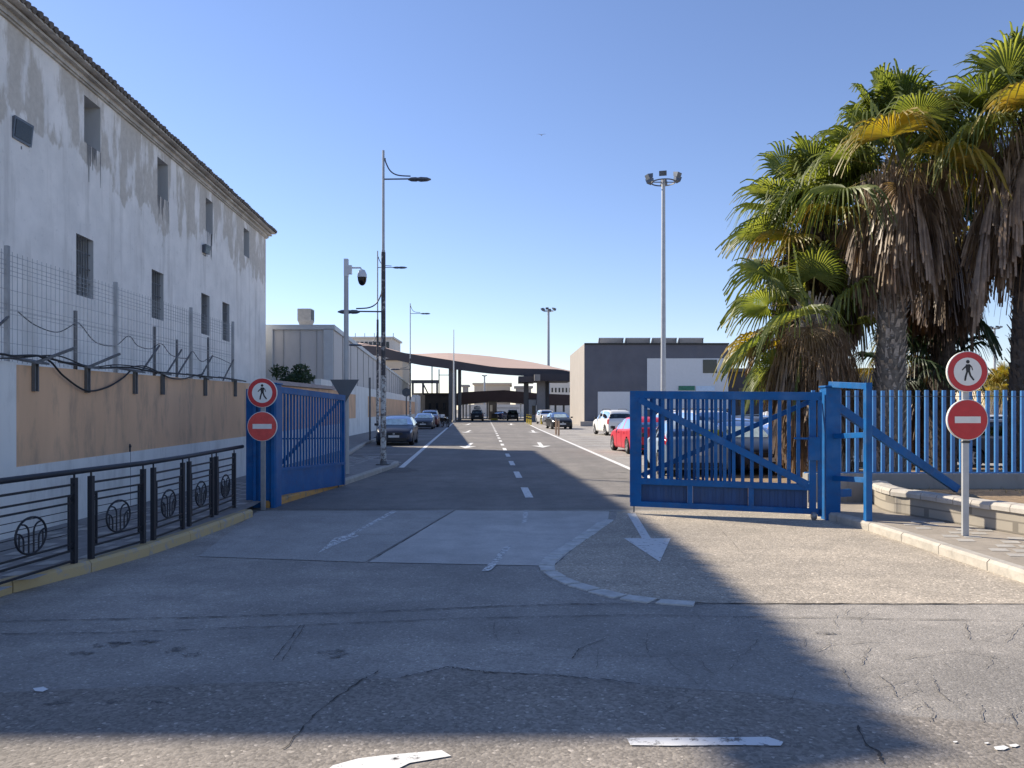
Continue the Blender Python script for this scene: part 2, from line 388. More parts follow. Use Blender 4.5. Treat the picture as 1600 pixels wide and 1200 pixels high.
# patches in the old surface
sheet('concrete_patch', [gp(712,798), gp(952,799), gp(950,812), gp(866,885), gp(575,879)], .006, M['concrete_patch'], street)
sheet('asphalt_patch', [gp(402,799), gp(709,798), gp(570,879), gp(310,870)], .006, M['mid_patch'], street)
def curve(pts, n=8):
    out = []
    for i in range(len(pts)-1):
        p0 = pts[max(i-1, 0)]; p1 = pts[i]; p2 = pts[i+1]; p3 = pts[min(i+2, len(pts)-1)]
        for k in range(n):
            t = k/n
            out.append(tuple(.5*((2*b)+(-a+c)*t+(2*a-5*b+4*c-d)*t*t+(-a+3*b-3*c+d)*t**3) for a, b, c, d in zip(p0, p1, p2, p3)))
    out.append(tuple(pts[-1])); return out
arc = curve([gp(962,812), gp(915,845), gp(868,880), gp(885,903), (gp(945,923)), gp(1015,936), gp(1110,943)], 10)
coarse_poly = arc+[gp(1300,944), (5.15, 6.79), (5.15, 10.4), (5.12, 11.0), (4.9, 12.4), (4.9, 13.24), gp(964,799.6)]
sheet('tan_patch', coarse_poly, .005, M['coarse'], street)

sheet('dark_strip', [gp(-60,1085), gp(300,1070), gp(625,1060), gp(700,1045), gp(870,1056), gp(1000,1071), gp(1200,1085), gp(1420,1120), gp(1680,1140), (6.5,1.5), (-6,1.5)], .004, asphalt('dark_coarse_asphalt', (.275,.25,.222), (.035,.024,.012), .7, 75, .25, bands=True), street)
def strip(b, pts, w, z, m=0, jit=0):
    pts = [Vector((p[0], p[1], 0)) for p in pts]; vs = []; n = len(pts)
    for i, p in enumerate(pts):
        d = (pts[min(i+1, n-1)]-pts[max(i-1, 0)]).normalized(); s = Vector((-d.y, d.x, 0))
        ww = (w*(1+random.uniform(-jit, jit)))/2
        vs += [(p+s*ww).to_tuple()[:2]+(z,), (p-s*ww).to_tuple()[:2]+(z,)]
    b.add(vs, [(2*i, 2*i+1, 2*i+3, 2*i+2) for i in range(n-1)], m)
def crackline(pix, w=.014, wander=.03, n=14, z=.009, b=None):
    w *= .62
    base = [Vector(gp(*p)+(0,)) for p in pix]; pts = []
    for i in range(len(base)-1):
        for k in range(n):
            t = k/n; p = base[i].lerp(base[i+1], t)
            pts.append((p.x+random.uniform(-wander, wander)*.6, p.y+random.uniform(-wander, wander)))
    pts.append(tuple(base[-1][:2])); strip(b, pts, w, z, 0, .75)
cb = MB(); cs = MB()
crackline([(0,972),(300,966),(560,958),(760,949),(900,945),(1110,944),(1598,945)], .020, .012, 26, b=cb)
crackline([(0,992),(160,990),(480,978),(700,968),(980,962),(1600,971)], .013, .010, 26, b=cb)
crackline([(625,1060),(700,1044),(760,1052),(870,1056),(1000,1070)], .016, .012, 20, b=cb)
crackline([(440,1175),(500,1110),(560,1068),(590,1050)], .012, .02, 12, b=cb)
crackline([(427,1033),(470,978)], .009, .008, 12, b=cb); crackline([(440,1034),(476,978)], .006, .012, 10, b=cb)
crackline([(895,1030),(905,1015),(948,998)], .010, .012, 8, b=cb)
crackline([(775,1020),(870,1028),(1150,1022)], .007, .008, 14, b=cs)
crackline([(1340,1135),(1352,1165),(1372,1175),(1380,1195)], .016, .01, 7, b=cb)
for seg in ([(1270,1020),(1300,1008),(1380,1003)], [(1345,1040),(1352,1022),(1362,1010)], [(1315,1045),(1330,1075),(1365,1100)], [(1370,1055),(1392,1072),(1400,1090)],
            [(1455,1055),(1465,1080),(1500,1110)], [(1508,975),(1515,1000),(1570,1005),(1598,975)], [(1530,1100),(1536,1130)], [(1575,1105),(1590,1140)], [(1165,1025),(1185,1000)],
            [(1010,990),(1012,1022)], [(1440,1095),(1460,1115),(1452,1130)], [(1410,1030),(1500,1018),(1560,1030)]):
    crackline(seg, .008, .014, 9, b=cs)
for k in range(55):                                       # fine crazing
    px = random.uniform(700, 1590); py = random.uniform(955, 1140); a = random.uniform(0, 6.28); L = random.uniform(12, 60)
    crackline([(px, py), (px+L*.5*math.cos(a)+random.uniform(-8, 8), py+L*.3*math.sin(a)), (px+L*math.cos(a), py+L*.6*math.sin(a))], .005, .012, 5, b=cs)
crackline([(712,797),(575,880)], .018, .008, 30, b=cb); crackline([(398,797),(700,798),(964,800)], .022, .008, 40, b=cb)
crackline([(866,884),(950,812)], .018, .006, 20, b=cb)
crackline([(1100,800),(1165,870)], .006, .01, 12, b=cs)
cb.build('crack', M['crack'], street); cs.build('hairline_crack', M['crack_soft'], street)
cr = MB(); crackline([(620,742),(740,746),(980,748)], .05, .06, 16, b=cr, z=.009); crackline([(720,700),(980,728)], .03, .05, 16, b=cr, z=.009)
crackline([(950,738),(980,739)], .12, .05, 5, b=cr, z=.010); crackline([(940,772),(982,774)], .05, .03, 5, b=cr, z=.010)
cr.build('repair_seam', M['crack_soft'], road)
def blob(b, px, py, rx, ry, z=.008, n=22):
    c = G(px, py); sx = c.y/F; sy = c.y*c.y/(EYE*F)
    b.add([(c.x, c.y, z)]+[(c.x+rx*sx*math.cos(2*math.pi*k/n)*random.uniform(.6,1.2), c.y+ry*sy*math.sin(2*math.pi*k/n)*random.uniform(.6,1.2), z) for k in range(n)],
          [(0, k+1, (k+1) % n+1) for k in range(n)])
sb = MB()
for a in ((170,1008,30,5),(220,1005,32,5),(275,1018,18,6),(130,1022,20,4),(270,1080,10,5),(180,1097,14,4),(240,1099,22,2),(90,1100,20,4),(300,1024,14,4),(520,1022,26,7),(1290,990,20,3)):
    sb = MB(); blob(sb, *a); sb.build('dark_spot', M['stain'], street)
sb = MB()
blob(sb, 615, 735, 50, 5, .0082); blob(sb, 560, 741, 40, 3, .0082)
sb.build('oil_stain', M['stain'], road)
# cobbles round the tan patch
cob = MB()
acc = 0; last = arc[0]
pts = [Vector((p[0], p[1], 0)) for p in arc]; L = [0]
for i in range(len(pts)-1): L.append(L[-1]+(pts[i+1]-pts[i]).length)
def at_len(s):
    for i in range(len(L)-1):
        if L[i+1] >= s: t = (s-L[i])/max(1e-6, L[i+1]-L[i]); return pts[i].lerp(pts[i+1], t), (pts[i+1]-pts[i]).normalized()
    return pts[-1], (pts[-1]-pts[-2]).normalized()
s = .1
while s < L[-1]-.3:
    ln = random.uniform(.26, .36); (a, d) = at_len(s); (b_, _) = at_len(s+ln-.03); n_ = Vector((d.y, -d.x, 0)); wd = .17+random.uniform(-.02, .02)
    # stones lie on the outer (near, left) side of the edge
    nn = n_ if (n_.y < 0 or n_.x < -.3) else -n_
    q = [a, b_, b_+nn*wd, a+nn*wd]
    q = [(p.x+random.uniform(-.012,.012), p.y+random.uniform(-.012,.012), .0) for p in q]
    b2 = [(x, y, .013) for x, y, _ in q]
    cob.add(q+b2, [(0,1,5,4),(1,2,6,5),(2,3,7,6),(3,0,4,7),(4,5,6,7),(7,6,5,4)][:5]); s += ln
cob.build('cobble_edging', M['stone'], street)

# markings
mk = MB()
z = .010
def poly(b, pp, z=.010): 
    pts = [gp(*p) for p in pp]; b.add([(x, y, z) for x, y in pts], [tuple(range(len(pts)))])
lb = MB()
a = Vector(gp(627,731)+(0,)); b2 = Vector(gp(708,661)+(0,)); strip(lb, [tuple(a.lerp(b2, k/20)) for k in range(21)], .17, z)
lb.build('edge_line', M['paint'], road)
lb = MB()
a = Vector(gp(1060,766)+(0,)); m1 = Vector(gp(979,730.5)+(0,)); m2 = Vector(gp(840,670)+(0,)); b2 = Vector(gp(829,664.5)+(0,))
strip(lb, [tuple(a.lerp(m1, k/6)) for k in range(6)]+[tuple(m1.lerp(m2, k/20)) for k in range(20)]+[tuple(m2), tuple(b2)], .17, z)
lb.build('edge_line', M['paint'], road)
for k in range(26):
    D0 = 14.95+4.33*k; D1 = D0+1.95
    f_ = lambda D: .31-(D-15.9)*.0365
    db = MB(); strip(db, [(f_(D0), D0), (f_(D1), D1)], .16, z); db.build('lane_dash', M['paint'], road)
def arrow(cx, D, s=1.0, mat='paint', par=road, ln=4.2, hw=.42, flip=1):
    b = MB(); vs = [(cx-.09*s, D+ln), (cx-.09*s, D+1.7), (cx-hw*s, D+1.9), (cx, D), (cx+hw*s, D+1.9), (cx+.09*s, D+1.7), (cx+.09*s, D+ln)]
    b.add([(x, y, z) for x, y in vs], [(0,1,2,3,4,5,6)]); b.build('direction_arrow', M[mat], par)
arrow(-2.1, 34.0, 1.0, ln=5.5); arrow(1.42, 34.6, 1.1, ln=5.5)
arrow(-3.5, 57, 1.2, ln=6.5); arrow(1.9-.2, 57, 1.2, ln=6.5); arrow(-5.2, 86, 1.4, ln=8); arrow(-.1, 86, 1.4, ln=8)
ab = MB(); poly(ab, [(980,803),(993,803),(1017,842),(1048,842),(1031,879),(975,842),(1003,842)]); ab.build('direction_arrow', alpha_patch('grey_worn_arrow', (.64,.64,.62), .38, 13), street)
ab = MB(); poly(ab, [(612,799),(622,799),(553,836),(561,838),(532,849),(497,865),(522,842),(545,836)]); ab.build('direction_arrow', M['paint_faded'], street)
ab = MB(); poly(ab, [(786,857),(800,853),(779,880),(766,893),(752,894),(770,876)]); ab.build('faded_dash', M['paint_faded'], street)
ab = MB(); poly(ab, [(818,799),(826,799),(822,818),(815,818)]); ab.build('faded_dash', M['paint_faded'], street)
ab = MB()
poly(ab, [(520,1199),(560,1188),(600,1183),(690,1175),(705,1184),(640,1195),(600,1215),(500,1215)])
ab.build('kerbside_line', M['paint'], street)
ab = MB(); poly(ab, [(979,1156),(1020,1155),(1120,1155),(1200,1154),(1224,1162),(1220,1168),(1150,1167),(1050,1168),(985,1167)])
ab.build('kerbside_line', alpha_patch('chipped_line', (.70,.70,.69), .43, 9), street)
ab = MB()
for px, py, s_ in ((1565,1172,9),(1585,1168,6),(1542,1164,3),(1493,1162,3),(64,1080,9),(640,786,0)):
    if s_: poly(ab, [(px-s_*1.4,py-s_*.25),(px+s_*.4,py-s_*.5),(px+s_*1.3,py-s_*.1),(px+s_*.3,py+s_*.35),(px-s_,py+s_*.25)])
ab.build('paint_fleck', M['paint'], street)
# bay lines
bl = MB()
for y_ in (24.9, 29.5, 34.8): strip(bl, [(-3.55-(y_-23)*.055, y_), (-6.2, y_)], .1, z)
for y_ in (45, 50.5, 56, 61.5): strip(bl, [(-3.55-(y_-23)*.056, y_), (-8.2, y_)], .1, z)
bl.build('bay_line', M['paint'], road)
bl = MB()
for k in range(15):
    y_ = 24+k*3.1; x_ = 3.44-(y_-22.7)*.0242
    strip(bl, [(x_+.4, y_), (x_+5.2, y_+.9)], .11, .006)
strip(bl, [(8.6, 22), (7.4, 70)], .1, .006)
bl.build('bay_line', M['paint'], lot)

# kerbs and pavements
kl = [(-5.6,1.0),(-5.05,4.5),(-4.80,7.0),(-4.5,8.2),(-4.33,9.2),(-4.25,10.6),(-4.22,12.3)]
kl2 = [(-4.31,13.4),(-4.1,15.3),(-3.86,17.5),(-3.68,20.0),(-3.56,22.0),(-3.52,23.2),(-3.62,24.0),(-4.1,24.5),(-5.1,25.2),(-6.0,27.0),(-6.35,30.0),(-7.0,35.5),(-7.5,41.0),(-8.6,60),(-9.6,90)]
H = .13
full = curve(kl, 4)+[(-4.24,12.8)]+curve(kl2, 4)
pav = MB(); inner = [(x-.13, y) for x, y in full]
N = len(full)
vs = [(x, y, H-.004) for x, y in inner]+[(-14, y, H-.004) for x, y in inner]
pav.add(vs, [(i, i+1, N+i+1, N+i) for i in range(N-1)])
pl = struct(pav.build('pavement', M['paving']))
for f in pl.data.polygons:
    if f.normal.z < 0: pl.data.flip_normals(); break
def kerb(name, line, mat, wd=.14, side=-1, h=H):
    b = MB(); pts = [Vector((x, y, 0)) for x, y in line]; i = 0
    LL = [0]
    for k in range(len(pts)-1): LL.append(LL[-1]+(pts[k+1]-pts[k]).length)
    def at(s):
        for k in range(len(LL)-1):
            if LL[k+1] >= s-1e-6: t = (s-LL[k])/max(1e-6, LL[k+1]-LL[k]); return pts[k].lerp(pts[k+1], t)
        return pts[-1]
    s = 0
    while s < LL[-1]-.05:
        e = min(s+random.uniform(.85, 1.0), LL[-1]); a, c = at(s), at(e-.012); d = (c-a).normalized(); n = Vector((-d.y, d.x, 0))*(-side)
        j = random.uniform(-.006, .006)
        prof = [(0, -.02), (.0+j, h*.75), (.03+j, h+j*.5), (wd, h+j*.5), (wd, -.02)]
        vv = [a+n*o_+Vector((0,0,q)) for o_, q in prof]+[c+n*o_+Vector((0,0,q)) for o_, q in prof]
        b.add(vv, [(0,5,6,1),(1,6,7,2),(2,7,8,3),(3,8,9,4),(0,1,2,3,4),(9,8,7,6,5)]); s = e
    return struct(b.build(name, mat))
kerb('kerb_yellow', curve(kl, 4), M['kerb_yellow'])
kerb('kerb_gate', curve(kl2[:3], 4), worn_paint('orange_kerb_paint', (.50,.27,.08), (.22,.19,.15), .43, 6))
kerb('kerb_grey', curve(kl2[2:], 5), M['kerb_grey'])
# white lozenge tiles set in the left pavement
tl = MB()
for r_ in range(9):
    for k in range(40):
        x = -4.75-r_*.23; y = 5.6+k*.52+(r_ % 3)*.17
        if (k*7+r_*5) % 4 == 0 or x < -6.3: continue
        tl.add([(x, y, H), (x+.17, y+.06, H), (x+.17, y+.30, H), (x, y+.24, H)], [(0,1,2,3)])
tl.build('white_tile', M['tile_white'], pl)
# right pavement
rk = [(4.86,12.55),(4.98,12.0),(5.10,11.2),(5.14,10.4),(5.15,8.0),(5.15,5.0),(5.15,1.0)]
pr = MB(); fr = curve(rk, 4)
prp = struct(sheet('pavement_right', [(x+.13, y) for x, y in fr]+[(30,1.0),(30,13.2),(4.9,13.2)], H-.004, M['paving_r']))
kerb('kerb_right', fr, M['kerb_grey'], side=-1)
tl = MB()
for r_ in range(4):
    for k in range(34):
        y = 10.9-k*.32-r_*.06; x = 5.5+r_*.24
        if (k+r_) % 3 == 0: continue
        if x > 5.98+(11.9-y)*.28-.1: continue
        tl.add([(x, y, H), (x+.2, y-.02, H), (x+.26, y+.15, H), (x+.06, y+.17, H)], [(0,1,2,3)])
tl.build('white_tile', M['tile_white'], prp)

# ---------------------------------------------------------------- long white building (left)
def fx(D): return -11.28-.044*D
TILT = .012
def zt(z, D): return z+TILT*(40-D)-max(0, 17.9-D)*.06  # unseen near end lowered to shape the building's cast shadow
YN, YF = 12.0, 40.0
wins = [((131.5,157),(148,221)), ((246,262.5),(244.5,304)), ((321.5,332.5),(308,360)), ((381,389.5),(355,398.5)),
        ((119,146),(364,460)), ((237,255.5),(420,496)), ((314.5,327.5),(457,521)), ((347.5,358.5),(471,531))]
wr = []
for (xa, xb), (ya, yb) in wins:
    s0, s1 = [11.28/(abs((x-800)/F)-.044) for x in (xa, xb)]
    z1 = EYE+(HOR-ya)*s0/F-TILT*(40-s0); z0 = EYE+(HOR-yb)*s0/F-TILT*(40-s0)
    wr.append((s0, s1, z0, z1))
for row in (wr[:4], wr[4:]):                              # equal sill / lintel heights per storey
    pass
bld = empty('white_building', (fx(26), 26, 0), 'long white three storey building with peeling plaster and small deep windows', 'building')
def BL(v): return (v[0]-fx(26), v[1]-26, v[2])
def up(name, b, mats, par): 
    b.v = [BL(v) for v in b.v]; return b.build(name, mats, par)
Ys = sorted({YN, 17.9, YF, *[v for r_ in wr for v in r_[:2]]}); Zs = sorted({0.0, 11.05, *[v for r_ in wr for v in r_[2:]]})
fac = MB()
def FP(y, z, dx=0): return (fx(y)+dx, y, zt(z, y) if z > 0 else 0)
for i in range(len(Ys)-1):
    for j in range(len(Zs)-1):
        yc = (Ys[i]+Ys[i+1])/2; zc = (Zs[j]+Zs[j+1])/2
        if any(a < yc < b_ and c < zc < d for a, b_, c, d in wr): continue
        fac.quad(FP(Ys[i], Zs[j]), FP(Ys[i+1], Zs[j]), FP(Ys[i+1], Zs[j+1]), FP(Ys[i], Zs[j+1]))
DEPB = 14.0
zn, zf = zt(11.05, YN), zt(11.05, YF)
fac.quad((fx(YF),YF,0), (fx(YF)-DEPB,YF,0), (fx(YF)-DEPB,YF,zf), (fx(YF),YF,zf))
fac.quad((fx(YN)-DEPB,YN,0), (fx(YN),YN,0), (fx(YN),YN,zn), (fx(YN)-DEPB,YN,zn))
fac.quad((fx(YF)-DEPB,YF,0), (fx(YN)-DEPB,YN,0), (fx(YN)-DEPB,YN,zn), (fx(YF)-DEPB,YF,zf))
up('wall', fac, M['plaster'], bld)
for (s0, s1, z0, z1) in wr:
    rv = MB(); dp = .55 if z1-z0 < 1.6 else .5
    rv.quad(FP(s0,z0), FP(s0,z1), FP(s0,z1,-dp), FP(s0,z0,-dp)); rv.quad(FP(s1,z0,-dp), FP(s1,z1,-dp), FP(s1,z1), FP(s1,z0))
    rv.quad(FP(s0,z0), FP(s0,z0,-dp), FP(s1,z0,-dp), FP(s1,z0)); rv.quad(FP(s0,z1,-dp), FP(s0,z1), FP(s1,z1), FP(s1,z1,-dp))
    wo_ = up('window', rv, M['reveal'], bld)
    pn = MB(); pn.quad(FP(s0,z0,-dp), FP(s1,z0,-dp), FP(s1,z1,-dp), FP(s0,z1,-dp)); pn.v = [BL(v) for v in pn.v]; pn.build('pane', M['shutter'], wo_)
    if z1-z0 > 1.5:
        gr = MB()
        for k in range(1, 7):
            y = s0+(s1-s0)*k/7; gr.beam(FP(y, z0, -.10), FP(y, z1, -.10), .02, .02)
        for q in (.25, .5, .75): gr.beam(FP(s0, z0+(z1-z0)*q, -.10), FP(s1, z0+(z1-z0)*q, -.10), .012, .03)
        gr.v = [BL(v) for v in gr.v]; gr.build('grille', M['galv_dark'], wo_)
# run-off stains under sills
stn = MB()
for (s0, s1, z0, z1) in wr[:3]:
    for k in range(9):
        y = s0+(s1-s0)*random.random(); ln = random.uniform(.25, 1.1); ww = random.uniform(.015, .05)
        stn.add([FP(y-ww, z0, .006), FP(y+ww, z0, .006), FP(y+ww*.3, z0-ln, .006), FP(y-ww*.3, z0-ln, .006)], [(0,1,2,3)])
up('stain', stn, simple('runoff_stain', (.20,.20,.20), .95, var=.3), bld)
cor = MB()
for (o_, h0, h1) in ((.07, 10.80, 10.85), (.12, 10.85, 10.98), (.26, 10.98, 11.05)):
    for (ya, yb) in ((YN, 17.9), (17.9, YF+o_)):
        a0 = FP(ya, h0, o_); a1 = FP(yb, h0, o_); b0 = FP(ya, h1, o_); b1 = FP(yb, h1, o_)
        i0 = FP(ya, h0, .003); i1 = FP(yb, h0, .003); j0 = FP(ya, h1, .003); j1 = FP(yb, h1, .003)
        cor.quad(a0, a1, b1, b0); cor.quad(i0, i1, a1, a0); cor.quad(b0, b1, j1, j0)
        
        if yb < 30: continue
        k1 = (fx(yb)-DEPB, yb, a1[2]); l1 = (fx(yb)-DEPB, yb, b1[2]); cor.quad(a1, k1, l1, b1); cor.quad(i1, (fx(yb)-DEPB, yb, i1[2]), k1, a1)
up('cornice', cor, M['cornice'], bld)
rf = MB(); ov = .45; EV = 11.15
def E(y, dx): 
    z = zt(EV, y)
    return Vector((fx(y)+dx, y, z))
ya, yb = YN-.0, YF-.6+.0
xm = -DEPB/2
A = E(ya, ov); B = E(17.9, ov); Cc = E(yb+.9, ov); Dd = E(yb+.9, -DEPB-ov); Ee = E(ya, -DEPB-ov)
r0 = Vector((fx(ya+8)+xm, ya+8, 13.2)); r1 = Vector((fx(yb-7)+xm, yb-7, 13.3))
rf.add([A, B, Cc, r1, r0], [(0,1,2,3,4)]); rf.add([Cc, Dd, r1], [(0,1,2)]); rf.add([Ee, A, r0], [(0,1,2)]); rf.add([Dd, Ee, r0, r1], [(0,1,2,3)])
dn = Vector((0,0,-.05))
for p, q in ((A,B),(B,Cc),(Cc,Dd),(Dd,Ee),(Ee,A)): rf.add([p+dn, q+dn, q, p], [(0,1,2,3)], 1)
rf.add([A+dn, B+dn, Cc+dn, Dd+dn, Ee+dn], [(4,3,2,1,0)], 1)
y = ya
while y < yb+.9:                                          # tile noses along the eave and up the slope
    e = E(y, ov); e2 = e+Vector((-1.6, 0, .5)); j = random.uniform(-.02, .02)
    rf.tube([e+Vector((.07+j, 0, .045+j*.6)), e2+Vector((0,0,.05))], .085, 6); y += .235
up('roof', rf, [M['roof_tile'], M['cornice']], bld)

def floodlight(px, py, D, label):
    c = P(px, py, D); o = empty('floodlight', (fx(D), D, c.z-.3), label, 'floodlight', 'floodlights on the white building')
    dx = c.x-fx(D)
    b = MB(); b.beam((0,0,0), (dx,0,0), .06, .05); b.beam((dx,-.2,.02), (dx,.2,.02), .05, .03); b.beam((dx,-.2,.02), (dx,-.2,.28), .04, .03); b.beam((dx,.2,.02),(dx,.2,.28),.04,.03)
    b.build('bracket', M['galv_dark'], o)
    b = MB(); b.add([(dx-.12,-.17,.12),(dx-.12,.17,.12),(dx-.12,.17,.38),(dx-.12,-.17,.38),(dx+.16,-.24,.08),(dx+.16,.24,.08),(dx+.2,.24,.44),(dx+.2,-.24,.44)],
        [(0,1,2,3),(4,7,6,5),(0,4,5,1),(3,2,6,7),(0,3,7,4),(1,5,6,2)])
    b.build('lamp_head', M['lamp'], o)
    b = MB(); b.quad((dx+.172,-.20,.12),(dx+.172,.20,.12),(dx+.203,.20,.40),(dx+.203,-.20,.40)); b.build('lens', M['dark_glass'], o)
    return o
_f = floodlight(24, 205, 18.6, 'black floodlight bracketed high on the white wall near the upper left window')
floodlight(318, 388, 31, 'small floodlight on a rusty bracket between the two right windows'); _f.scale = (1.5, 1.5, 1.5); _f.location.z -= .1

# ---------------------------------------------------------------- ochre boundary wall with mesh fence (left)
def wx(D): return -6.38-.0226*(D-9.7) if D > 9.7 else -6.38-.02*(D-9.7)
bw = empty('boundary_wall', (-6.5, 18, 0), 'long ochre boundary wall with a white base beside the pavement', 'wall')
def WB(b, name, mats, par, y0=18): b.v = [(v[0]+6.5, v[1]-18, v[2]) for v in b.v]; return b.build(name, mats, par)
def wz(D): return 2.33+.0085*(D-9.7)
def wband(b, y0, y1, z0f, z1f, off=0, th=.22):
    n = 6
    for k in range(n):
        a = y0+(y1-y0)*k/n; c = y0+(y1-y0)*(k+1)/n
        b.quad((wx(a)+off,a,z0f(a)), (wx(c)+off,c,z0f(c)), (wx(c)+off,c,z1f(c)), (wx(a)+off,a,z1f(a)))
        b.quad((wx(a)+off,a,z1f(a)), (wx(c)+off,c,z1f(c)), (wx(c)-th,c,z1f(c)), (wx(a)-th,a,z1f(a)))
        b.quad((wx(a)-th,a,z0f(a)), (wx(a)-th,a,z1f(a)), (wx(c)-th,c,z1f(c)), (wx(c)-th,c,z0f(c)))
    b.quad((wx(y1)+off,y1,z0f(y1)), (wx(y1)-th,y1,z0f(y1)), (wx(y1)-th,y1,z1f(y1)), (wx(y1)+off,y1,z1f(y1)))
    b.quad((wx(y0)+off,y0,z0f(y0)), (wx(y0)+off,y0,z1f(y0)), (wx(y0)-th,y0,z1f(y0)), (wx(y0)-th,y0,z0f(y0)))
oz = lambda D: 1.01+.009*(D-9.7)
b = MB(); wband(b, 9.7, 30, oz, wz); WB(b, 'ochre_band', M['ochre'], bw)
b = MB(); wband(b, 9.7, 30, lambda D: 0, oz, .012); wband(b, 1.5, 9.69, lambda D: 0, lambda D: 2.36, .02); WB(b, 'white_base', M['wall_white'], bw)
b = MB()
for k in range(18):
    y = 20+k*.55; b.add([(wx(y)+.08,y,wz(y)+.02),(wx(y)+.08,y+.53,wz(y)+.02),(wx(y)-.1,y+.53,wz(y)+.16),(wx(y)-.1,y,wz(y)+.16),(wx(y)-.3,y+.53,wz(y)+.02),(wx(y)-.3,y,wz(y)+.02)], [(0,1,2,3),(3,2,4,5)])
WB(b, 'coping_tiles', simple('pinkish_coping', (.40,.30,.24), .9, var=.2), bw)
# second wall beyond the gate
def w2x(D): return -10-.047*(D-46)
b2w = empty('yard_wall', (-10, 46, 0), 'ochre and white wall beyond the gate below the grey warehouse', 'wall')
def w2band(nm, z0, z1, mat, segs, off=0):
    b = MB()
    for (a, c) in segs:
        x0, x1 = w2x(a)+10, w2x(c)+10
        b.add([(x0+off,a-46,z0),(x1+off,c-46,z0),(x1+off,c-46,z1),(x0+off,a-46,z1),(x0-.3,a-46,z0),(x1-.3,c-46,z0),(x1-.3,c-46,z1),(x0-.3,a-46,z1)],
              [(0,1,2,3),(3,2,6,7),(0,3,7,4),(1,5,6,2),(4,7,6,5)])
    return b.build(nm, mat, b2w)
w2band('white_base', 0, 1.2, M['wall_white'], [(38, 96)], .01)
w2band('ochre_band', 1.2, 2.72, M['ochre'], [(38, 49), (54.5, 96)])
w2band('white_panel', 1.2, 2.72, M['wall_white'], [(49, 54.5)])
w2band('white_top', 2.72, 3.3, M['wall_white'], [(38, 96)], .012)
b = MB(); 
for y in (96.1, 99.5): b.box(w2x(y)+10-.35, w2x(y)+10+.35, y-46, y-46+.8, 0, 3.6)
b.build('gate_pillar', M['wall_white'], b2w)
b = MB(); b.add([(wx(30),30.01,0),(-9.35,38,0),(-9.35,38,2.7),(wx(30),30.01,2.5)], [(0,1,2,3)]); b.v = [(v[0]+10, v[1]-46, v[2]) for v in b.v]; b.build('return_wall', M['wall_white'], b2w)

# mesh fence on the wall
mf = empty('mesh_fence', (-6.45, 14, 2.35), 'tall grey welded wire mesh fence standing on the ochre wall', 'fence')
def MFx(b, n, m): b.v = [(v[0]+6.45, v[1]-14, v[2]-2.35) for v in b.v]; return b.build(n, m, mf)
posts = [7.6, 9.72, 12.5, 15.6, 18.1]
def fencex(D): return wx(D)-.12
for a, c in zip(posts[:-1], posts[1:]):
    b = MB(); r_ = .0024
    n = int((c-a)/.105)
    for k in range(n+1):
        y = a+(c-a)*k/n; b.beam((fencex(y),y,wz(y)+.03),(fencex(y),y,3.80),2*r_,2*r_)
    zz = 2.42
    while zz < 3.82:
        b.beam((fencex(a),a,zz),(fencex(c),c,zz),2*r_,2*r_)
        zz += .19 if abs(zz-2.99) > .1 and abs(zz-3.56) > .1 else .06
    for q in (3.03, 3.74): b.beam((fencex(a)+.03,a,q),(fencex(c)+.03,c,q),2*r_,2*r_)
    MFx(b, 'mesh_panel', M['galv'])
for y in posts:
    b = MB(); b.box(fencex(y)-.025, fencex(y)+.025, y-.025, y+.025, 2.3, 3.86); MFx(b, 'post', M['galv'])
for y, top in ((11.45, 3.25), (14.1, 3.3), (15.1, 3.15), (16.75, 3.35)):
    b = MB(); b.box(fencex(y)-.10, fencex(y)-.06, y-.02, y+.02, 2.3, top); MFx(b, 'stay_post', M['galv_dark'])
for y in (9.72, 14.1, 15.1, 15.6, 16.75, 18.1):
    b = MB(); b.beam((fencex(y)+.02,y,2.95),(fencex(y)+.05,y-.75,2.42),.025,.025); MFx(b, 'brace', M['galv_dark'])
# steel hangers over the wall and cables
for i, px in enumerate((52, 134, 209, 252, 319, 366)):
    D = 9.7
    for _ in range(6): D = abs(wx(D))*F/(800-px)
    hz = wz(D)
    h = empty('steel_hanger', (wx(D), D, hz), ['leftmost','second','third','fourth','fifth','rightmost'][i]+' grey steel hanger hooked over the top of the ochre wall', 'wall bracket', 'steel hangers on the ochre wall')
    b = MB(); b.box(.004, .05, -.045, -.02, -.34, .04); b.box(.004, .05, .02, .045, -.34, .04); b.box(.004, .02, -.02, .02, -.34, .04); b.build('channel', M['galv_dark'], h)
    b = MB(); b.add([(.12,-.16,.02),(.12,.16,.02),(-.3,.2,.1),(-.3,-.2,.1),(.12,-.16,.05),(.12,.16,.05),(-.3,.2,.13),(-.3,-.2,.13)], [(0,1,2,3),(7,6,5,4),(0,4,5,1),(1,5,6,2),(2,6,7,3),(3,7,4,0)])
    b.beam((.05,.0,.05),(.12,.75,.30),.035,.035) if i < 2 else None
    b.build('plate', M['galv_dark'], h)
def cable(name, pts, r, label, group='black cables along the ochre wall'):
    b = MB(); b.tube(curve(pts, 8), r, 6); o = b.build(name, M['cable']); tag(o, label, 'cable', group)
def W(px, py, off=.06):
    D = 9.7
    for _ in range(6): D = abs(wx(D)+off)*F/(800-px)
    v = P(px, py, D); return (wx(D)+off, D, v.z)
cable('cable', [W(-60,552), W(0,553), W(20,556), W(60,556), W(100,566), W(118,569), W(150,575), W(200,574), W(236,580), W(290,585), W(360,592), W(384,596)], .016, 'thick black cable running along the top of the ochre wall')
cable('cable', [W(62,557), W(80,566), W(100,588), W(134,610), W(165,606), W(190,592), W(203,580)], .014, 'black cable drooping in a low loop across the ochre wall')
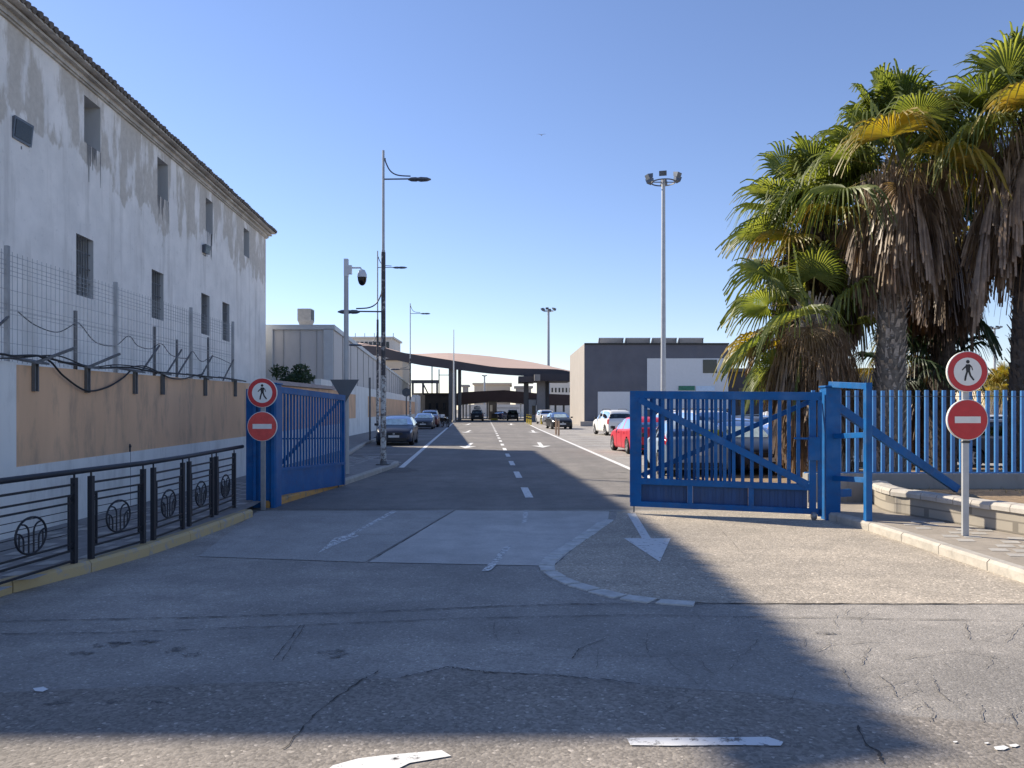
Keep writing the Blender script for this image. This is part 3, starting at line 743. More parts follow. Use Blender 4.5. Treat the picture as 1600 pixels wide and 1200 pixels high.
cable('cable', [W(205,573), W(225,572), W(245,580), W(265,590), W(285,592), W(305,587), W(318,584)], .012, 'thin black cable sagging between the fourth and fifth hangers')
cable('cable', [W(-60,560), W(0,560), W(30,559), W(90,556), W(140,573), W(185,570), W(230,576), W(245,584)], .010, 'thinner upper cable crossing over the hangers')
cable('barbed_wire', [W(28,487,-.15), W(55,508,-.15), W(90,519,-.15), W(119,505,-.15), W(128,510,-.15), W(150,535,-.15), W(180,540,-.15), W(201,525,-.15), W(215,540,-.15), W(235,545,-.15), W(252,537,-.15), W(268,555,-.15), W(292,560,-.15), W(300,548,-.15), W(315,565,-.15), W(333,557,-.15), W(360,568,-.15)], .007, 'slack grey wire sagging behind the mesh fence')

# ---------------------------------------------------------------- grey warehouse
def qx(D): return -9.72-.092*(D-41)
wh = empty('warehouse', (-9.72, 41, 0), 'long grey metal warehouse behind the boundary wall', 'warehouse')
b = MB(); ZT = 6.32
def WH(x, y, z): return (x+9.72, y-41, z)
ys = [41+k*(94/24) for k in range(25)]
for a, c in zip(ys[:-1], ys[1:]):
    b.quad(WH(qx(a),a,0), WH(qx(c),c,0), WH(qx(c),c,ZT), WH(qx(a),a,ZT))
    b.quad(WH(qx(a),a,ZT), WH(qx(c),c,ZT), WH(qx(c)-20,c,ZT), WH(qx(a)-20,a,ZT))
b.quad(WH(-30,41,0), WH(-9.72,41,0), WH(-9.72,41,ZT), WH(-30,41,ZT)); b.quad(WH(qx(135),135,0), WH(qx(135)-20,135,0), WH(qx(135)-20,135,ZT), WH(qx(135),135,ZT))
b.build('wall', M['clad'], wh)
b = MB()
smat = simple('seam_grey', (.33,.325,.32), .6)
for a in ys[::1]: b = MB(); b.beam(WH(qx(a)+.02,a,2.5), WH(qx(a)+.02,a,ZT-.2), .03, .05); b.build('seam', smat, wh)
x = -10.6
while x > -14: b = MB(); b.beam(WH(x,40.98,1), WH(x,40.98,ZT-.25), .03, .03); b.build('seam', smat, wh); x -= .9
b = MB(); b.beam(WH(-9.68,40.95,ZT-.1), WH(qx(135)+.04,135,ZT-.1), .12, .26); b.beam(WH(-9.6,40.93,ZT-.1), WH(-30,40.93,ZT-.1), .12, .26)
b.beam(WH(-9.95,40.92,0), WH(-9.95,40.92,ZT-.2), .5, .1, up=(0,1,0))
b.beam(WH(-13.2,40.90,0), WH(-13.2,40.90,ZT-.2), .5, .12, up=(0,1,0)); b.build('trim', M['clad_edge'], wh)
v = P(485, 505, 46); rv = empty('roof_vent', (v.x, 45, ZT), 'grey box ventilator on the flat warehouse roof', 'roof vent')
b = MB(); hw = .36; b.lathe([(.22,0),(.22,.3),(.30,.35)], (0,0,0), 12)
b.add([(-.25,-.25,.28),(.25,-.25,.28),(.25,.25,.28),(-.25,.25,.28),(-hw,-hw,.5),(hw,-hw,.5),(hw,hw,.5),(-hw,hw,.5),(-hw,-hw,1.0),(hw,-hw,1.0),(hw,hw,1.0),(-hw,hw,1.0)],
      [(0,1,5,4),(1,2,6,5),(2,3,7,6),(3,0,4,7),(4,5,9,8),(5,6,10,9),(6,7,11,10),(7,4,8,11),(8,9,10,11)]); b.v = [(x_*1.1, y_*1.1, z_*1.4) for x_, y_, z_ in b.v]; b.build('housing', M['galv'], rv)
b = MB(); b.box(.40,.408,-.3,.3,.76,1.34); b.build('louvre', M['black'], rv)

# leafy bush behind the wall
def leafcloud(n, cx, cy, cz, rx, ry, rz, size, lobes=6):
    b = MB(); ls = [(random.gauss(0,.5), random.gauss(0,.5), random.gauss(0,.45), random.uniform(.3,.6)) for _ in range(lobes)]
    for _ in range(n):
        l = random.choice(ls); d = Vector((random.gauss(0,1), random.gauss(0,1), random.gauss(0,1))).normalized()*l[3]*random.uniform(.5,1)
        c = Vector((cx+(l[0]+d.x)*rx, cy+(l[1]+d.y)*ry, cz+(l[2]+d.z)*rz))
        u = Vector((random.gauss(0,1), random.gauss(0,1), random.gauss(0,1))).normalized(); v_ = u.orthogonal().normalized(); s_ = size*random.uniform(.6,1.3)
        b.add([c-u*s_, c-v_*s_*.4, c+u*s_, c+v_*s_*.4], [(0,1,2,3)])
    return b
v = P(452, 592, 33); bu = empty('bush', (v.x, 33, 0), 'dark leafy bush showing above the wall beside the blue gate', 'bush')
leafcloud(1600, 0, 0, v.z, .85, .6, .55, .09, 8).build('foliage', M['bush'], bu)
b = MB(); b.tube([(0,0,0),(.05,0,v.z*.6),(0,.05,v.z)], [.07,.05,.03]); b.tube([(.02,0,1.6),(.4,0,2.6)], .03); b.build('stem', M['bark_dark'], bu)

# ---------------------------------------------------------------- dark railing on the left kerb
rl = empty('pedestrian_railing', (-4.5, 9, H), 'dark blue ornamental pedestrian railing along the yellow kerb', 'railing')
ends = [(5.05,6.45,-4.86,-4.70),(6.67,7.97,-4.70,-4.62),(8.2,9.15,-4.57,-4.47),(9.37,10.25,-4.45,-4.47),(10.5,11.4,-4.49,-4.53),(11.62,12.5,-4.55,-4.60)]
for (y0, y1, x0, x1) in ends:
    def q(t, z, o_=0): return (x0+(x1-x0)*t+4.5+o_, y0+(y1-y0)*t-9, z)
    W_ = y1-y0; s_ = .07/W_
    pb = MB()
    for z_ in (.83,.14,.03): pb.beam(q(0,z_), q(1,z_), .022, .022)
    for z_ in (.72,.64,.21): pb.beam(q(0,z_), q(1,z_), .014, .02)
    for z_ in (.56,.48,.40,.32): pb.beam(q(s_+.01,z_), q(1-s_-.01,z_), .006, .008)
    pn = pb.build('railing_panel', M['navy'], rl)
    for t in (0, 1):
        b = MB(); b.box(q(t,0)[0]-.024, q(t,0)[0]+.024, q(t,0)[1]-.03, q(t,0)[1]+.03, 0, .90); b.beam(q(t,.9), q(t,.95), .015, .015); b.build('post', M['navy'], pn)
    for t0, t1 in ((0, s_*1.25), (1, 1-s_*1.25)):
        b = MB(); b.beam(q(t1,.14), q(t1,.72), .02, .02)
        for za, zb in ((.64,.72),(.14,.21)):
            b.beam(q(t0,za), q(t1,zb), .008, .008); b.beam(q(t0,zb), q(t1,za), .008, .008)
        b.build('inner_bar', M['navy'], pn)
    e = MB(); ax, az_ = .215/W_, .178; cz = .40
    ell = [q(.5+ax*math.cos(2*math.pi*k/28), cz+az_*math.sin(2*math.pi*k/28)) for k in range(29)]
    e.tube(ell, .011, 6, cap=False)
    for sgn in (-1, 1):
        for xb, top in ((.035, .10), (.105, .02)):
            pts_ = []
            zb = -az_*math.sqrt(max(0, 1-(xb/.215)**2))
            pts_.append((xb, zb))
            for k in range(7):
                a_ = k/6*math.pi/2; pts_.append((xb+.09*(1-math.cos(a_)), top-.07+.09*math.sin(a_)))
            e.tube([q(.5+sgn*px_/W_, cz+pz_) for px_, pz_ in pts_], .009, 6)
        e.tube([q(.5+sgn*.165/W_, cz-.11), q(.5+sgn*.165/W_, cz+.02)], .008, 6)
    e.build('emblem', M['navy'], pn)
b = MB(); b.tube([(-4.95+4.5,4.9-9,.965),(-4.70+4.5,6.6-9,.965),(-4.60+4.5,8.1-9,.965),(-4.47+4.5,9.2-9,.97),(-4.47+4.5,10.3-9,.975),(-4.54+4.5,11.5-9,.98),(-4.64+4.5,13.0-9,.985)], .03, 12)
b.build('handrail', M['navy'], rl)
v = G(201, 790, H); tp = empty('short_post', (v.x, v.y, H), 'slim dark post standing on the pavement behind the railing', 'post')
b = MB(); b.tube([(0,0,0),(0,0,.98)], .035, 10); b.build('shaft', M['navy'], tp); b = MB(); b.lathe([(.04,.98),(.045,1.0),(.03,1.04),(0,1.05)], n=10); b.build('cap', M['navy'], tp)

# ---------------------------------------------------------------- traffic signs
MAN = [[(-.012,.098),(.012,.104),(.028,.092),(.03,.075),(.015,.062),(-.004,.064),(-.016,.078)]]
def walker(b, cx, cz, s, y):
    def pl_(pts): 
        n = len(pts); vv = [(cx+x*s, y, cz+z_*s) for x, z_ in pts]; 
        b.add(vv, [tuple(range(n))])
    pl_([(.0+.021*math.cos(2*math.pi*k/14)+.0, .108+.021*math.sin(2*math.pi*k/14)) for k in range(14)])     # head
    pl_([(-.022,.078),(.022,.080),(.030,.060),(.026,.0),(-.018,-.004),(-.026,.045)][::-1])                   # torso
    pl_([(-.022,.078),(-.026,.060),(-.050,.040),(-.070,.014),(-.060,.008),(-.038,.028),(-.018,.050)])        # back arm
    pl_([(.022,.080),(.050,.050),(.060,.012),(.048,.010),(.040,.042),(.018,.060)][::-1])                     # front arm
    pl_([(-.018,-.002),(.006,0),(-.010,-.050),(-.022,-.110),(-.042,-.108),(-.036,-.060)])                    # back leg
    pl_([(.0,0),(.026,.002),(.040,-.045),(.078,-.098),(.062,-.108),(.022,-.060)])                            # front leg
def no_entry(par, z_, red, r_=.255, y=0):
    s_ = MB(); s_.disc_y((0, z_), r_, y-.012, y+.012); a = s_.build('no_entry_plate', [red], par)
    s_ = MB(); s_.box(-.165, .165, y-.017, y-.0125, z_-.042, z_+.042); s_.build('white_bar', M['sign_white'], a)
    s_ = MB(); s_.lathe([(r_-.002, -.014),(r_+.006,-.014),(r_+.006,.02),(r_-.01,.02)], (0,y,z_), 40, axis='y'); s_.build('rim', M['sign_white'], a)
def no_walk(par, z_, red, r_=.255, y=0):
    s_ = MB(); s_.disc_y((0, z_), r_, y-.012, y+.012); a = s_.build('no_pedestrians_plate', [red], par)
    s_ = MB(); s_.disc_y((0, z_), r_*.70, y-.016, y-.0125); s_.build('white_field', M['sign_white'], a)
    s_ = MB(); walker(s_, 0, z_+.005, 1.12, y-.0175); s_.build('walking_figure', M['black'], a)
    s_ = MB(); s_.lathe([(r_-.002, -.014),(r_+.006,-.014),(r_+.006,.02),(r_-.01,.02)], (0,y,z_), 40, axis='y'); s_.build('rim', M['sign_white'], a)
v = G(1511, 838, H)
sg = empty('road_sign', (v.x, v.y, 0), 'sunlit pole with no pedestrians and no entry discs on the right pavement', 'road sign', 'paired traffic signs either side of the gate')
b = MB(); b.box(-.04, .04, .02, .06, H, 2.32); b.build('pole', M['pole_grey'], sg, .006)
no_walk(sg, 2.235, M['sign_red']); no_entry(sg, 1.62, M['sign_red'])
b = MB(); b.box(-.05,.05,.014,.018,1.32,1.35); b.box(-.05,.05,.014,.066,1.33,1.342); b.build('clamp', M['galv_dark'], sg)
v = G(413, 797, 0)
sg = empty('road_sign', (v.x, v.y-.1, 0), 'shaded pole with no pedestrians and faded no entry discs by the left gate post', 'road sign', 'paired traffic signs either side of the gate')
b = MB(); b.box(-.04, .04, .02, .06, 0, 2.1); b.build('pole', M['galv'], sg, .006)
no_walk(sg, 2.04, M['sign_red'], .25); no_entry(sg, 1.46, M['sign_red_faded'], .25)

# ---------------------------------------------------------------- left blue gate
lg = empty('blue_gate', (-4.45, 13.45, 0), 'open blue barred gate leaf on the left with a solid lower panel', 'gate')
def LG(x, y, z): return (x+4.45, y-13.45, z)
b = MB(); D = 13.5
b.box(*[c+4.45 for c in (-4.62,-4.20)], 0, .32, 0, 2.20); b.box(-4.76+4.45,-4.625+4.45, .06, .20, H, 2.12)
b.box(-4.50+4.45,-4.44+4.45,-.04,-.002,0.1,2.16); b.box(-4.28+4.45,-4.21+4.45,-.05,-.002,0.0,2.16)
b.box(-4.60+4.45,-4.55+4.45,-.03,-.002,0.1,2.2)
b.box(-4.64+4.45,-4.18+4.45,-.02,.34,2.203,2.23)
b.build('gate_post', M['blue'], lg, .006)
n0 = Vector((-4.33, 13.95, .16)); f0 = Vector((-3.80, 17.1, .055)); hN = 2.02; hF = 2.03
def gl(t, z): 
    p = n0.lerp(f0, t); return (p.x+4.45, p.y-13.45, p.z+z)
b = MB(); b.beam(gl(0,1.96), gl(1,1.96), .06, .12); b.beam(gl(0,.48), gl(1,.48), .062, .06); b.beam(gl(0.012,0), gl(.012,2.02), .07, .09, up=(0,1,0)); b.beam(gl(.985,0), gl(.985,1.9), .065, .1, up=(0,1,0))
b.build('frame', M['blue'], lg)
b = MB(); b.add([gl(.02,0), gl(.98,0), gl(.98,.5), gl(.02,.5)], [(0,1,2,3)]); vs = [Vector(v_)+Vector((-.02,0,0)) for v_ in b.v]; b.add(vs, [(3,2,1,0)]); 
b.build('lower_panel', M['blue'], lg)
for k in range(22):
    t = .045+k*.0425; b = MB(); b.beam(gl(t,.5), gl(t,1.92), .03, .06, up=(0,1,0)); b.build('bar', M['blue'], lg)
b = MB(); b.beam(Vector(gl(.05,.55))+Vector((-.05,0,0)), Vector(gl(.95,1.88))+Vector((-.05,0,0)), .03, .07); b.build('diagonal_brace', M['blue'], lg)
b = MB(); b.beam(Vector(gl(.03,1.05))+Vector((-.04,0,0)), Vector(gl(.97,1.05))+Vector((-.04,0,0)), .02, .03); b.build('mid_rail', M['blue'], lg)
b = MB(); b.beam(gl(.9,0), (gl(.9,0)[0], gl(.9,0)[1], .02), .03, .03); b.build('drop_bolt', M['galv_dark'], lg)

# ---------------------------------------------------------------- right blue gate
rg = empty('blue_gate', (5.0, 11.95, 0), 'closed blue gate leaf on the right with diagonal brace and three lower panels', 'gate')
A0 = Vector((1.99-5, 12.7-11.95, 0)); A1 = Vector((4.90-5, 11.95-11.95, 0)); dG = (A1-A0).normalized(); nG = Vector((dG.y, -dG.x, 0))
if nG.y > 0: nG = -nG
LG_ = (A1-A0).length
def rgp(t, z, o_=0): p = A0.lerp(A1, t)+nG*o_; return (p.x, p.y, z-.04*t)
b = MB()
b.beam(rgp(0,2.0), rgp(1.0,2.0), .08, .13); b.beam(rgp(0,.555), rgp(.955,.555), .08, .10); b.beam(rgp(0,.175), rgp(1,.175), .08, .09)
b.beam(rgp(.03,.2), rgp(.03,2.0), .19, .078, up=nG); b.beam(rgp(.955,.2), rgp(.955,2.0), .10, .078, up=nG); b.beam(rgp(.99,.1), rgp(.99,2.0), .06, .08, up=nG)
for t in (.325, .645): b.beam(rgp(t,.2), rgp(t,.52), .085, .07, up=nG)
b.build('frame', M['blue'], rg, .004)
for (t0, t1) in ((.06,.31),(.34,.63),(.66,.93)):
    b = MB(); n = int((t1-t0)*LG_/.06)
    for k in range(n):
        ta = t0+(t1-t0)*k/n; tb = t0+(t1-t0)*(k+1)/n; o_ = -.03-(.012 if k % 2 else 0)
        b.quad(rgp(ta,.21,o_), rgp(tb,.21,o_), rgp(tb,.51,o_), rgp(ta,.51,o_)); b.quad(rgp(tb,.21,o_), rgp(tb,.21,-.03-(.0 if k % 2 else .012)), rgp(tb,.51,-.03-(.0 if k % 2 else .012)), rgp(tb,.51,o_))
    b.build('corrugated_panel', M['blue_panel'], rg)
ts = [.085+.047*k for k in range(18)]
for k, t in enumerate(ts):
    if t > .93: continue
    b = MB(); b.beam(rgp(t,.59), rgp(t,1.95), .055, .05, up=nG); b.build('bar', M['blue'], rg)
for k in range(10):                                       # rear row of bars of the folded half
    t = .10+.047*k; b = MB(); b.beam(rgp(t+.012,.59,-.14), rgp(t+.012,1.95,-.14), .045, .04, up=nG); b.build('rear_bar', M['blue'], rg)
b = MB(); b.beam(rgp(.05,1.92,.05), rgp(.93,.60,.05), .02, .11); b.build('diagonal_brace', M['blue'], rg)
b = MB(); b.beam(rgp(.06,.64,-.14), rgp(.97,1.95,-.14), .03, .08); b.build('rear_brace', M['blue'], rg)
b = MB(); b.box(rgp(.93,0,.06)[0], rgp(.99,0,.06)[0], rgp(.95,0,.06)[1]-.03, rgp(.95,0,.06)[1]+.02, .95, 1.32); b.beam(rgp(.86,1.33,.07), rgp(.97,1.33,.07), .02, .03); b.build('lock_box', M['blue'], rg)
b = MB(); b.beam(rgp(.02,.14), rgp(.02,.03), .02, .02); b.build('drop_bolt', M['galv_dark'], rg)
b = MB(); b.lathe([(.0,-.03),(.06,-.03),(.06,.03),(0,.03)], (rgp(.955,0)[0], rgp(.955,0)[1]-.05, .07), 14, axis='x'); b.build('castor', M['galv'], rg)
# post and steel frame beside it
gf = empty('gate_frame', (5.08, 12.0, 0), 'blue steel gate post with box frame and long sloping stay', 'gate post')
b = MB(); b.box(-.13, .10, -.10, .13, 0, 2.10); b.box(-.15,.12,-.12,.15,2.10,2.13); b.build('post', M['blue'], gf, .006)
q0 = P(1356, 828, 11.0); fx_, fy_ = q0.x-5.08, 11.0-12.0
b = MB(); b.box(fx_-.045, fx_+.045, fy_-.045, fy_+.045, 0, 2.14); b.beam((fx_,fy_,2.09), (-.02,-.02,2.15), .09, .09)
for z_ in (1.38, .72): b.beam((fx_,fy_+.04,z_), (.0,-.1,z_-.05), .05, .08)
b.beam((.1,0,.42), (.34,.1,.42), .06, .12)
b.build('box_frame', M['blue'], gf, .004)
b = MB(); b.add([(-.13,-.1,2.13),(.1,-.1,2.13),(fx_,fy_,2.14),(-.22,.1,2.05)], [(0,1,2),(0,2,3)]); 
b = MB(); b.beam((.05,.0,1.82), (P(1493,765,12.6).x-5.08, .55, .43), .07, .13); b.build('sloping_stay', M['blue'], gf)

# ---------------------------------------------------------------- right: concrete wall, blue fence, planter
cw = MB(); cw.box(5.9, 16, 13.3, 13.55, 0, .62); cw.box(5.2, 5.9, 13.28, 13.52, 0, .625)
tag(cw.build('concrete_wall', M['conc'], bevel=.01), 'low rough concrete wall carrying the blue bar fence', 'wall')
bf = empty('bar_fence', (9, 13.42, .62), 'light blue vertical bar fence on the low concrete wall', 'fence')
x = 5.35; k = 0
while x < 15.5:
    b = MB(); h = 1.47+random.uniform(-.008,.008); b.box(x-9-.03, x-9+.03, -.022, .022, -.02, h); b.build('bar', M['blue_fence'], bf, .004); x += .155
b = MB(); b.box(5.2-9, 15.6-9, -.026, .026, -.005, .02); b.build('base_rail', M['blue_fence'], bf)
b = MB(); b.tube([(5.3-9,-.03,1.37),(15.5-9,-.03,1.34)], .005, 4); b.build('wire', M['galv_dark'], bf)
# planter wall
pw = empty('planter_wall', (5.98, 11.9, 0), 'low pale block planter wall with rounded coping on the right', 'low wall')
pl0 = [(.34,1.37),(.08,.6),(0,0),(.10,-.25),(.32,-1.1),(.62,-2.1),(.92,-3.3),(1.9,-6.0),(3.2,-9)]
pc = curve(pl0, 5); b = MB(); cp = MB()
for i in range(len(pc)-1):
    a = Vector((*pc[i], 0)); c = Vector((*pc[i+1], 0)); d = (c-a).normalized(); n_ = Vector((-d.y, d.x, 0))   # n_ towards the soil (right)
    for (o0, o1, z0, z1, tgt) in ((0,.22,H,.40,b),):
        vs = [a+n_*o0+Vector((0,0,z0)), c+n_*o0+Vector((0,0,z0)), c+n_*o1+Vector((0,0,z0)), a+n_*o1+Vector((0,0,z0)), a+n_*o0+Vector((0,0,z1)), c+n_*o0+Vector((0,0,z1)), c+n_*o1+Vector((0,0,z1)), a+n_*o1+Vector((0,0,z1))]
        tgt.add(vs, [(0,1,5,4),(2,3,7,6),(4,5,6,7)]+([(0,4,7,3)] if i == 0 else []))
b.build('block_wall', M['planter'], pw)
LLc = [0]
for i in range(len(pc)-1): LLc.append(LLc[-1]+math.dist(pc[i], pc[i+1]))
def atp(s):
    for i in range(len(LLc)-1):
        if LLc[i+1] >= s: t = (s-LLc[i])/(LLc[i+1]-LLc[i]); return Vector((pc[i][0]+(pc[i+1][0]-pc[i][0])*t, pc[i][1]+(pc[i+1][1]-pc[i][1])*t, 0))
    return Vector((*pc[-1], 0))
s = -.04
while s < LLc[-1]-.3:
    a = atp(max(s, 0)); c = atp(s+.285); d = (c-a).normalized(); n_ = Vector((-d.y, d.x, 0)); j = random.uniform(-.005,.005)
    prof = [(-.035,.402),(-.04,.46),(-.015,.50),(.11,.515),(.235,.50),(.26,.46),(.255,.402)]
    vv = [a+n_*o_+Vector((0,0,q_+j)) for o_, q_ in prof]+[c+n_*o_+Vector((0,0,q_+j)) for o_, q_ in prof]; m_ = len(prof)
    cp.add(vv, [(i, i+m_, i+m_+1, i+1) for i in range(m_-1)]+[tuple(range(m_)), tuple(range(m_, 2*m_))[::-1]]); s += .295
cp.build('coping', M['coping'], pw)
so_ = MB(); sp = [(5.98+x_+.2, 11.9+y_) for x_, y_ in pc]
nx = 26; 
so_.add([(x_, y_, .36) for x_, y_ in sp]+[(20, y_, .36) for x_, y_ in sp], [(i+1, i, len(sp)+i, len(sp)+i+1) for i in range(len(sp)-1)])
so_2 = struct(so_.build('soil_bed', M['soil']))
struct(sheet('palm_bed', [(4.6,14.5),(16,14.5),(16,22),(4.6,22)], .05, M['soil']))
gb = MB()
for _ in range(900):
    x_ = random.uniform(6.4, 12); y_ = random.uniform(9.5, 13.2)
    if x_ < 6.3+(11.9-y_)*.3: continue
    if math.sin(x_*3.1)+math.sin(y_*4.3+x_) < .3: continue
    a = random.uniform(0, 6.28); h = random.uniform(.02, .07)
    gb.add([(x_, y_, .36), (x_+.012*math.cos(a), y_+.012*math.sin(a), .36), (x_+random.uniform(-.04,.04), y_+random.uniform(-.04,.04), .36+h)], [(0,1,2)])
tag(gb.build('dry_grass', leafmat('dry_grass', (.22,.17,.08), (.12,.12,.05), .2)), 'sparse dry grass in the planter soil', 'grass', kind='stuff')

# ---------------------------------------------------------------- palms
def fan(verts, faces, origin, direc, roll, pet, rad, span=R(250), nseg=34, droop=.35, fold=.12, curl=0.0, slim=1.0):
    """palmate leaf: petiole from origin along direc, pleated blade at its end"""
    d = Vector(direc).normalized(); up = Vector((0,0,1))
    side = d.cross(up); side = side.normalized() if side.length > .05 else Vector((1,0,0))
    nrm = side.cross(d).normalized()
    q = Matrix.Rotation(roll, 3, d); side = q @ side; nrm = q @ nrm
    n = len(verts)
    sag = Vector((0,0,-1))
    hub = origin+d*pet+sag*pet*pet*.10
    # petiole
    for k in range(4):
        t = k/3; p = origin+d*pet*t+sag*(pet*t)**2*.10; w_ = .022*(1-.45*t)
        verts.append(tuple(p+side*w_)); verts.append(tuple(p-side*w_))
    for k in range(3): faces.append(((n+2*k, n+2*k+1, n+2*k+3, n+2*k+2), 1))
    th = [-span/2+span*k/(nseg) for k in range(nseg+1)]
    tc = [.0, .30, .48, .64, .82, 1.0]
    for k in range(nseg):
        a0, a1 = th[k], th[k+1]; am = (a0+a1)/2
        ln = rad*(.80+.20*math.cos(am*.75))*random.uniform(.88, 1.06)
        dirm = (d*math.cos(am)+side*math.sin(am)); pr = (-d*math.sin(am)+side*math.cos(am))
        hw0 = math.tan((a1-a0)/2)
        base = len(verts); jd = random.uniform(.7, 1.35); tw = random.uniform(-.03,.03)
        for i, t in enumerate(tc):
            r_ = ln*t; wd = slim*(hw0*r_ if t <= .49 else hw0*ln*.46*(1.04-t)/.56)
            if t == 1.0: wd = .002
            dz = droop*jd*rad*(max(0, t-.35)**2*1.3+max(0, t-.62)**2*3.5)
            p = hub+dirm*r_+sag*dz+nrm*(fold*rad*abs(math.sin(am))*t*.5-curl*rad*t*t)+pr*tw*max(0, t-.5)*2*rad
            ridge = nrm*(.030*rad*min(t, .6)*2)
            verts.append(tuple(p+pr*wd)); verts.append(tuple(p+ridge)); verts.append(tuple(p-pr*wd))
        for i in range(len(tc)-1):
            q_ = base+3*i; faces.append(((q_, q_+1, q_+4, q_+3), 0)); faces.append(((q_+1, q_+2, q_+5, q_+4), 0))

def mesh_obj(name, verts, faces, mats, parent):
    me = bpy.data.meshes.new(name); me.from_pydata(verts, [], [f for f, _ in faces])
    for x_ in mats: me.materials.append(x_)
    me.polygons.foreach_set('material_index', [m_ for _, m_ in faces]); me.update()
    o = bpy.data.objects.new(name, me); C.objects.link(o); o.parent = parent; return o

def palm(label, bx, D, cx, cz, ntop, skirt_len, rt, leafm, strawm, barkm, nskirt=90, size=1.0, lean_y=0, skirt_r=.75, extra=(), hang=40, shag=0, pr_=(.7,1.1)):
    root = empty('palm_tree', (bx, D, 0), label, 'palm tree', 'fan palms behind the blue gate')
    top = Vector((cx-bx, lean_y, cz))
    # trunk: tapered with rows of old leaf bases
    b = MB(); n = 16; rings = int(cz/.11); vs = []
    cl = []
    for i in range(rings+1):
        t = i/rings; c = Vector((top.x*t**1.5, top.y*t**1.5, cz*t)); rr = rt*(1.12-.25*t+(.25*(1-t)**6)); cl.append((c, rr))
        for k in range(n):
            a = 2*math.pi*(k+.5*(i % 2))/n; r2 = rr*(1+random.uniform(-.05,.05)); vs.append((c.x+r2*math.cos(a), c.y+r2*math.sin(a), c.z))
    b.add(vs, [(i*n+k, i*n+(k+1) % n, (i+1)*n+(k+1) % n, (i+1)*n+k) for i in range(rings) for k in range(n)], 0, True)
    nmain = len(b.f)
    for i in range(rings):                                # boots
        c, rr = cl[i]
        for k in range(11):
            a = 2*math.pi*(k+.5*(i % 2))/11+random.uniform(-.1,.1); e = Vector((math.cos(a), math.sin(a), 0)); s_ = Vector((-e.y, e.x, 0)); L_ = random.uniform(.12,.24)*(1+shag); o_ = random.uniform(.05,.13)*(1+shag)
            p = c+e*rr*.93; w_ = random.uniform(.02,.065); L_ *= random.uniform(.6, 1.25); p = p+Vector((0,0,random.uniform(-.04,.04)))
            b.add([p-s_*w_, p+s_*w_, p+s_*random.uniform(-.05,.05)+e*o_+Vector((0,0,L_))+s_*w_*.4, p+e*o_+Vector((0,0,L_))-s_*w_*.4, p+e*.03+Vector((0,0,-.03))], [(0,1,2,3),(0,4,1)])
    b.m = [0]*nmain+[1]*(len(b.f)-nmain)
    b.build('trunk', [M['bark_dark'] if barkm is M['bark_dark'] else M['bark_core'], barkm], root)
    # skirt of dead fronds
    V = []; Fc = []
    for i in range(nskirt):
        t = random.random()**.8; a = random.uniform(0, 6.28)
        z_ = cz-.05-t*skirt_len*.72; rr = .16+.12*random.random()
        o = Vector((top.x*(z_/cz)**1.5+rr*math.cos(a), top.y*(z_/cz)**1.5+rr*math.sin(a), z_))
        el = R(random.uniform(-84, -55)) if t > .12 else R(random.uniform(-70, -25))
        d = Vector((math.cos(a)*math.cos(el), math.sin(a)*math.cos(el), math.sin(el)))
        fan(V, Fc, o, d, random.uniform(-.9,.9), random.uniform(.12,.5)*size*skirt_r/.75, random.uniform(.6,1.0)*size, R(random.uniform(60,140)), 24, random.uniform(.5,1.1), .25, random.uniform(-.1,.3), .62)
    for i in range(hang*24):                              # loose strands
        t = random.random(); a = random.uniform(0, 6.28); z_ = cz-.2-t*skirt_len*.9; rr = random.uniform(.25, skirt_r)*(.75+.35*math.sin(3.14*t)); L_ = random.uniform(.35, 1.1)*size
        p = Vector((top.x*(z_/cz)**1.5+rr*math.cos(a), top.y*(z_/cz)**1.5+rr*math.sin(a), z_)); w_ = random.uniform(.004,.012); s_ = Vector((-math.sin(a+random.uniform(-1,1)), math.cos(a), 0))
        k = len(V); q1 = p+Vector((random.uniform(-.06,.06), random.uniform(-.06,.06), -L_*.5)); q2 = p+Vector((random.uniform(-.14,.14), random.uniform(-.14,.14), -L_))
        V += [tuple(p+s_*w_), tuple(p-s_*w_), tuple(q1+s_*w_), tuple(q1-s_*w_), tuple(q2)]
        Fc += [((k,k+1,k+3,k+2), 0), ((k+2,k+3,k+4), 0)]
    mesh_obj('skirt', V, Fc, [strawm, strawm], root)
    # living crown
    V = []; Fc = []; V2 = []; F2 = []
    for i in range(ntop):
        t = (i+.5)/ntop; a = i*2.39996+random.uniform(-.25,.25); el = R(86-100*t**1.2+random.uniform(-9,9))
        d = Vector((math.cos(a)*math.cos(el), math.sin(a)*math.cos(el), math.sin(el)))
        o = top+Vector((.12*math.cos(a), .12*math.sin(a), -.35*t))
        tgt = (V2, F2) if (t > .72 and random.random() < .35) or random.random() < .05 else (V, Fc)
        fan(*tgt, o, d, random.uniform(-.35,.35), random.uniform(*pr_)*size, random.uniform(.85,1.1)*size, R(random.uniform(210,290)), 36, random.uniform(.12,.38)+.45*t, random.uniform(.1,.5))
    for (px, py, d3) in extra:                            # fans set where the tree throws out a lone leaf
        tip = P(px, py, D)-Vector((bx, D, 0)); o = top+Vector((0,0,d3)); dd = (tip-o); pet = max(.5, dd.length-.5)
        fan(V, Fc, o, dd, random.uniform(-.6,.6), pet, .95*size, R(250), 36, .35, .3)
    mesh_obj('crown', V, Fc, [leafm, M['petiole']], root)
    if V2: mesh_obj('yellowing_frond', V2, F2, [M['leaf_y'], M['petiole']], root)
    return root
def pxX(px, D): return (px-800)*D/F
def pyZ(py, D): return EYE+(HOR-py)*D/F
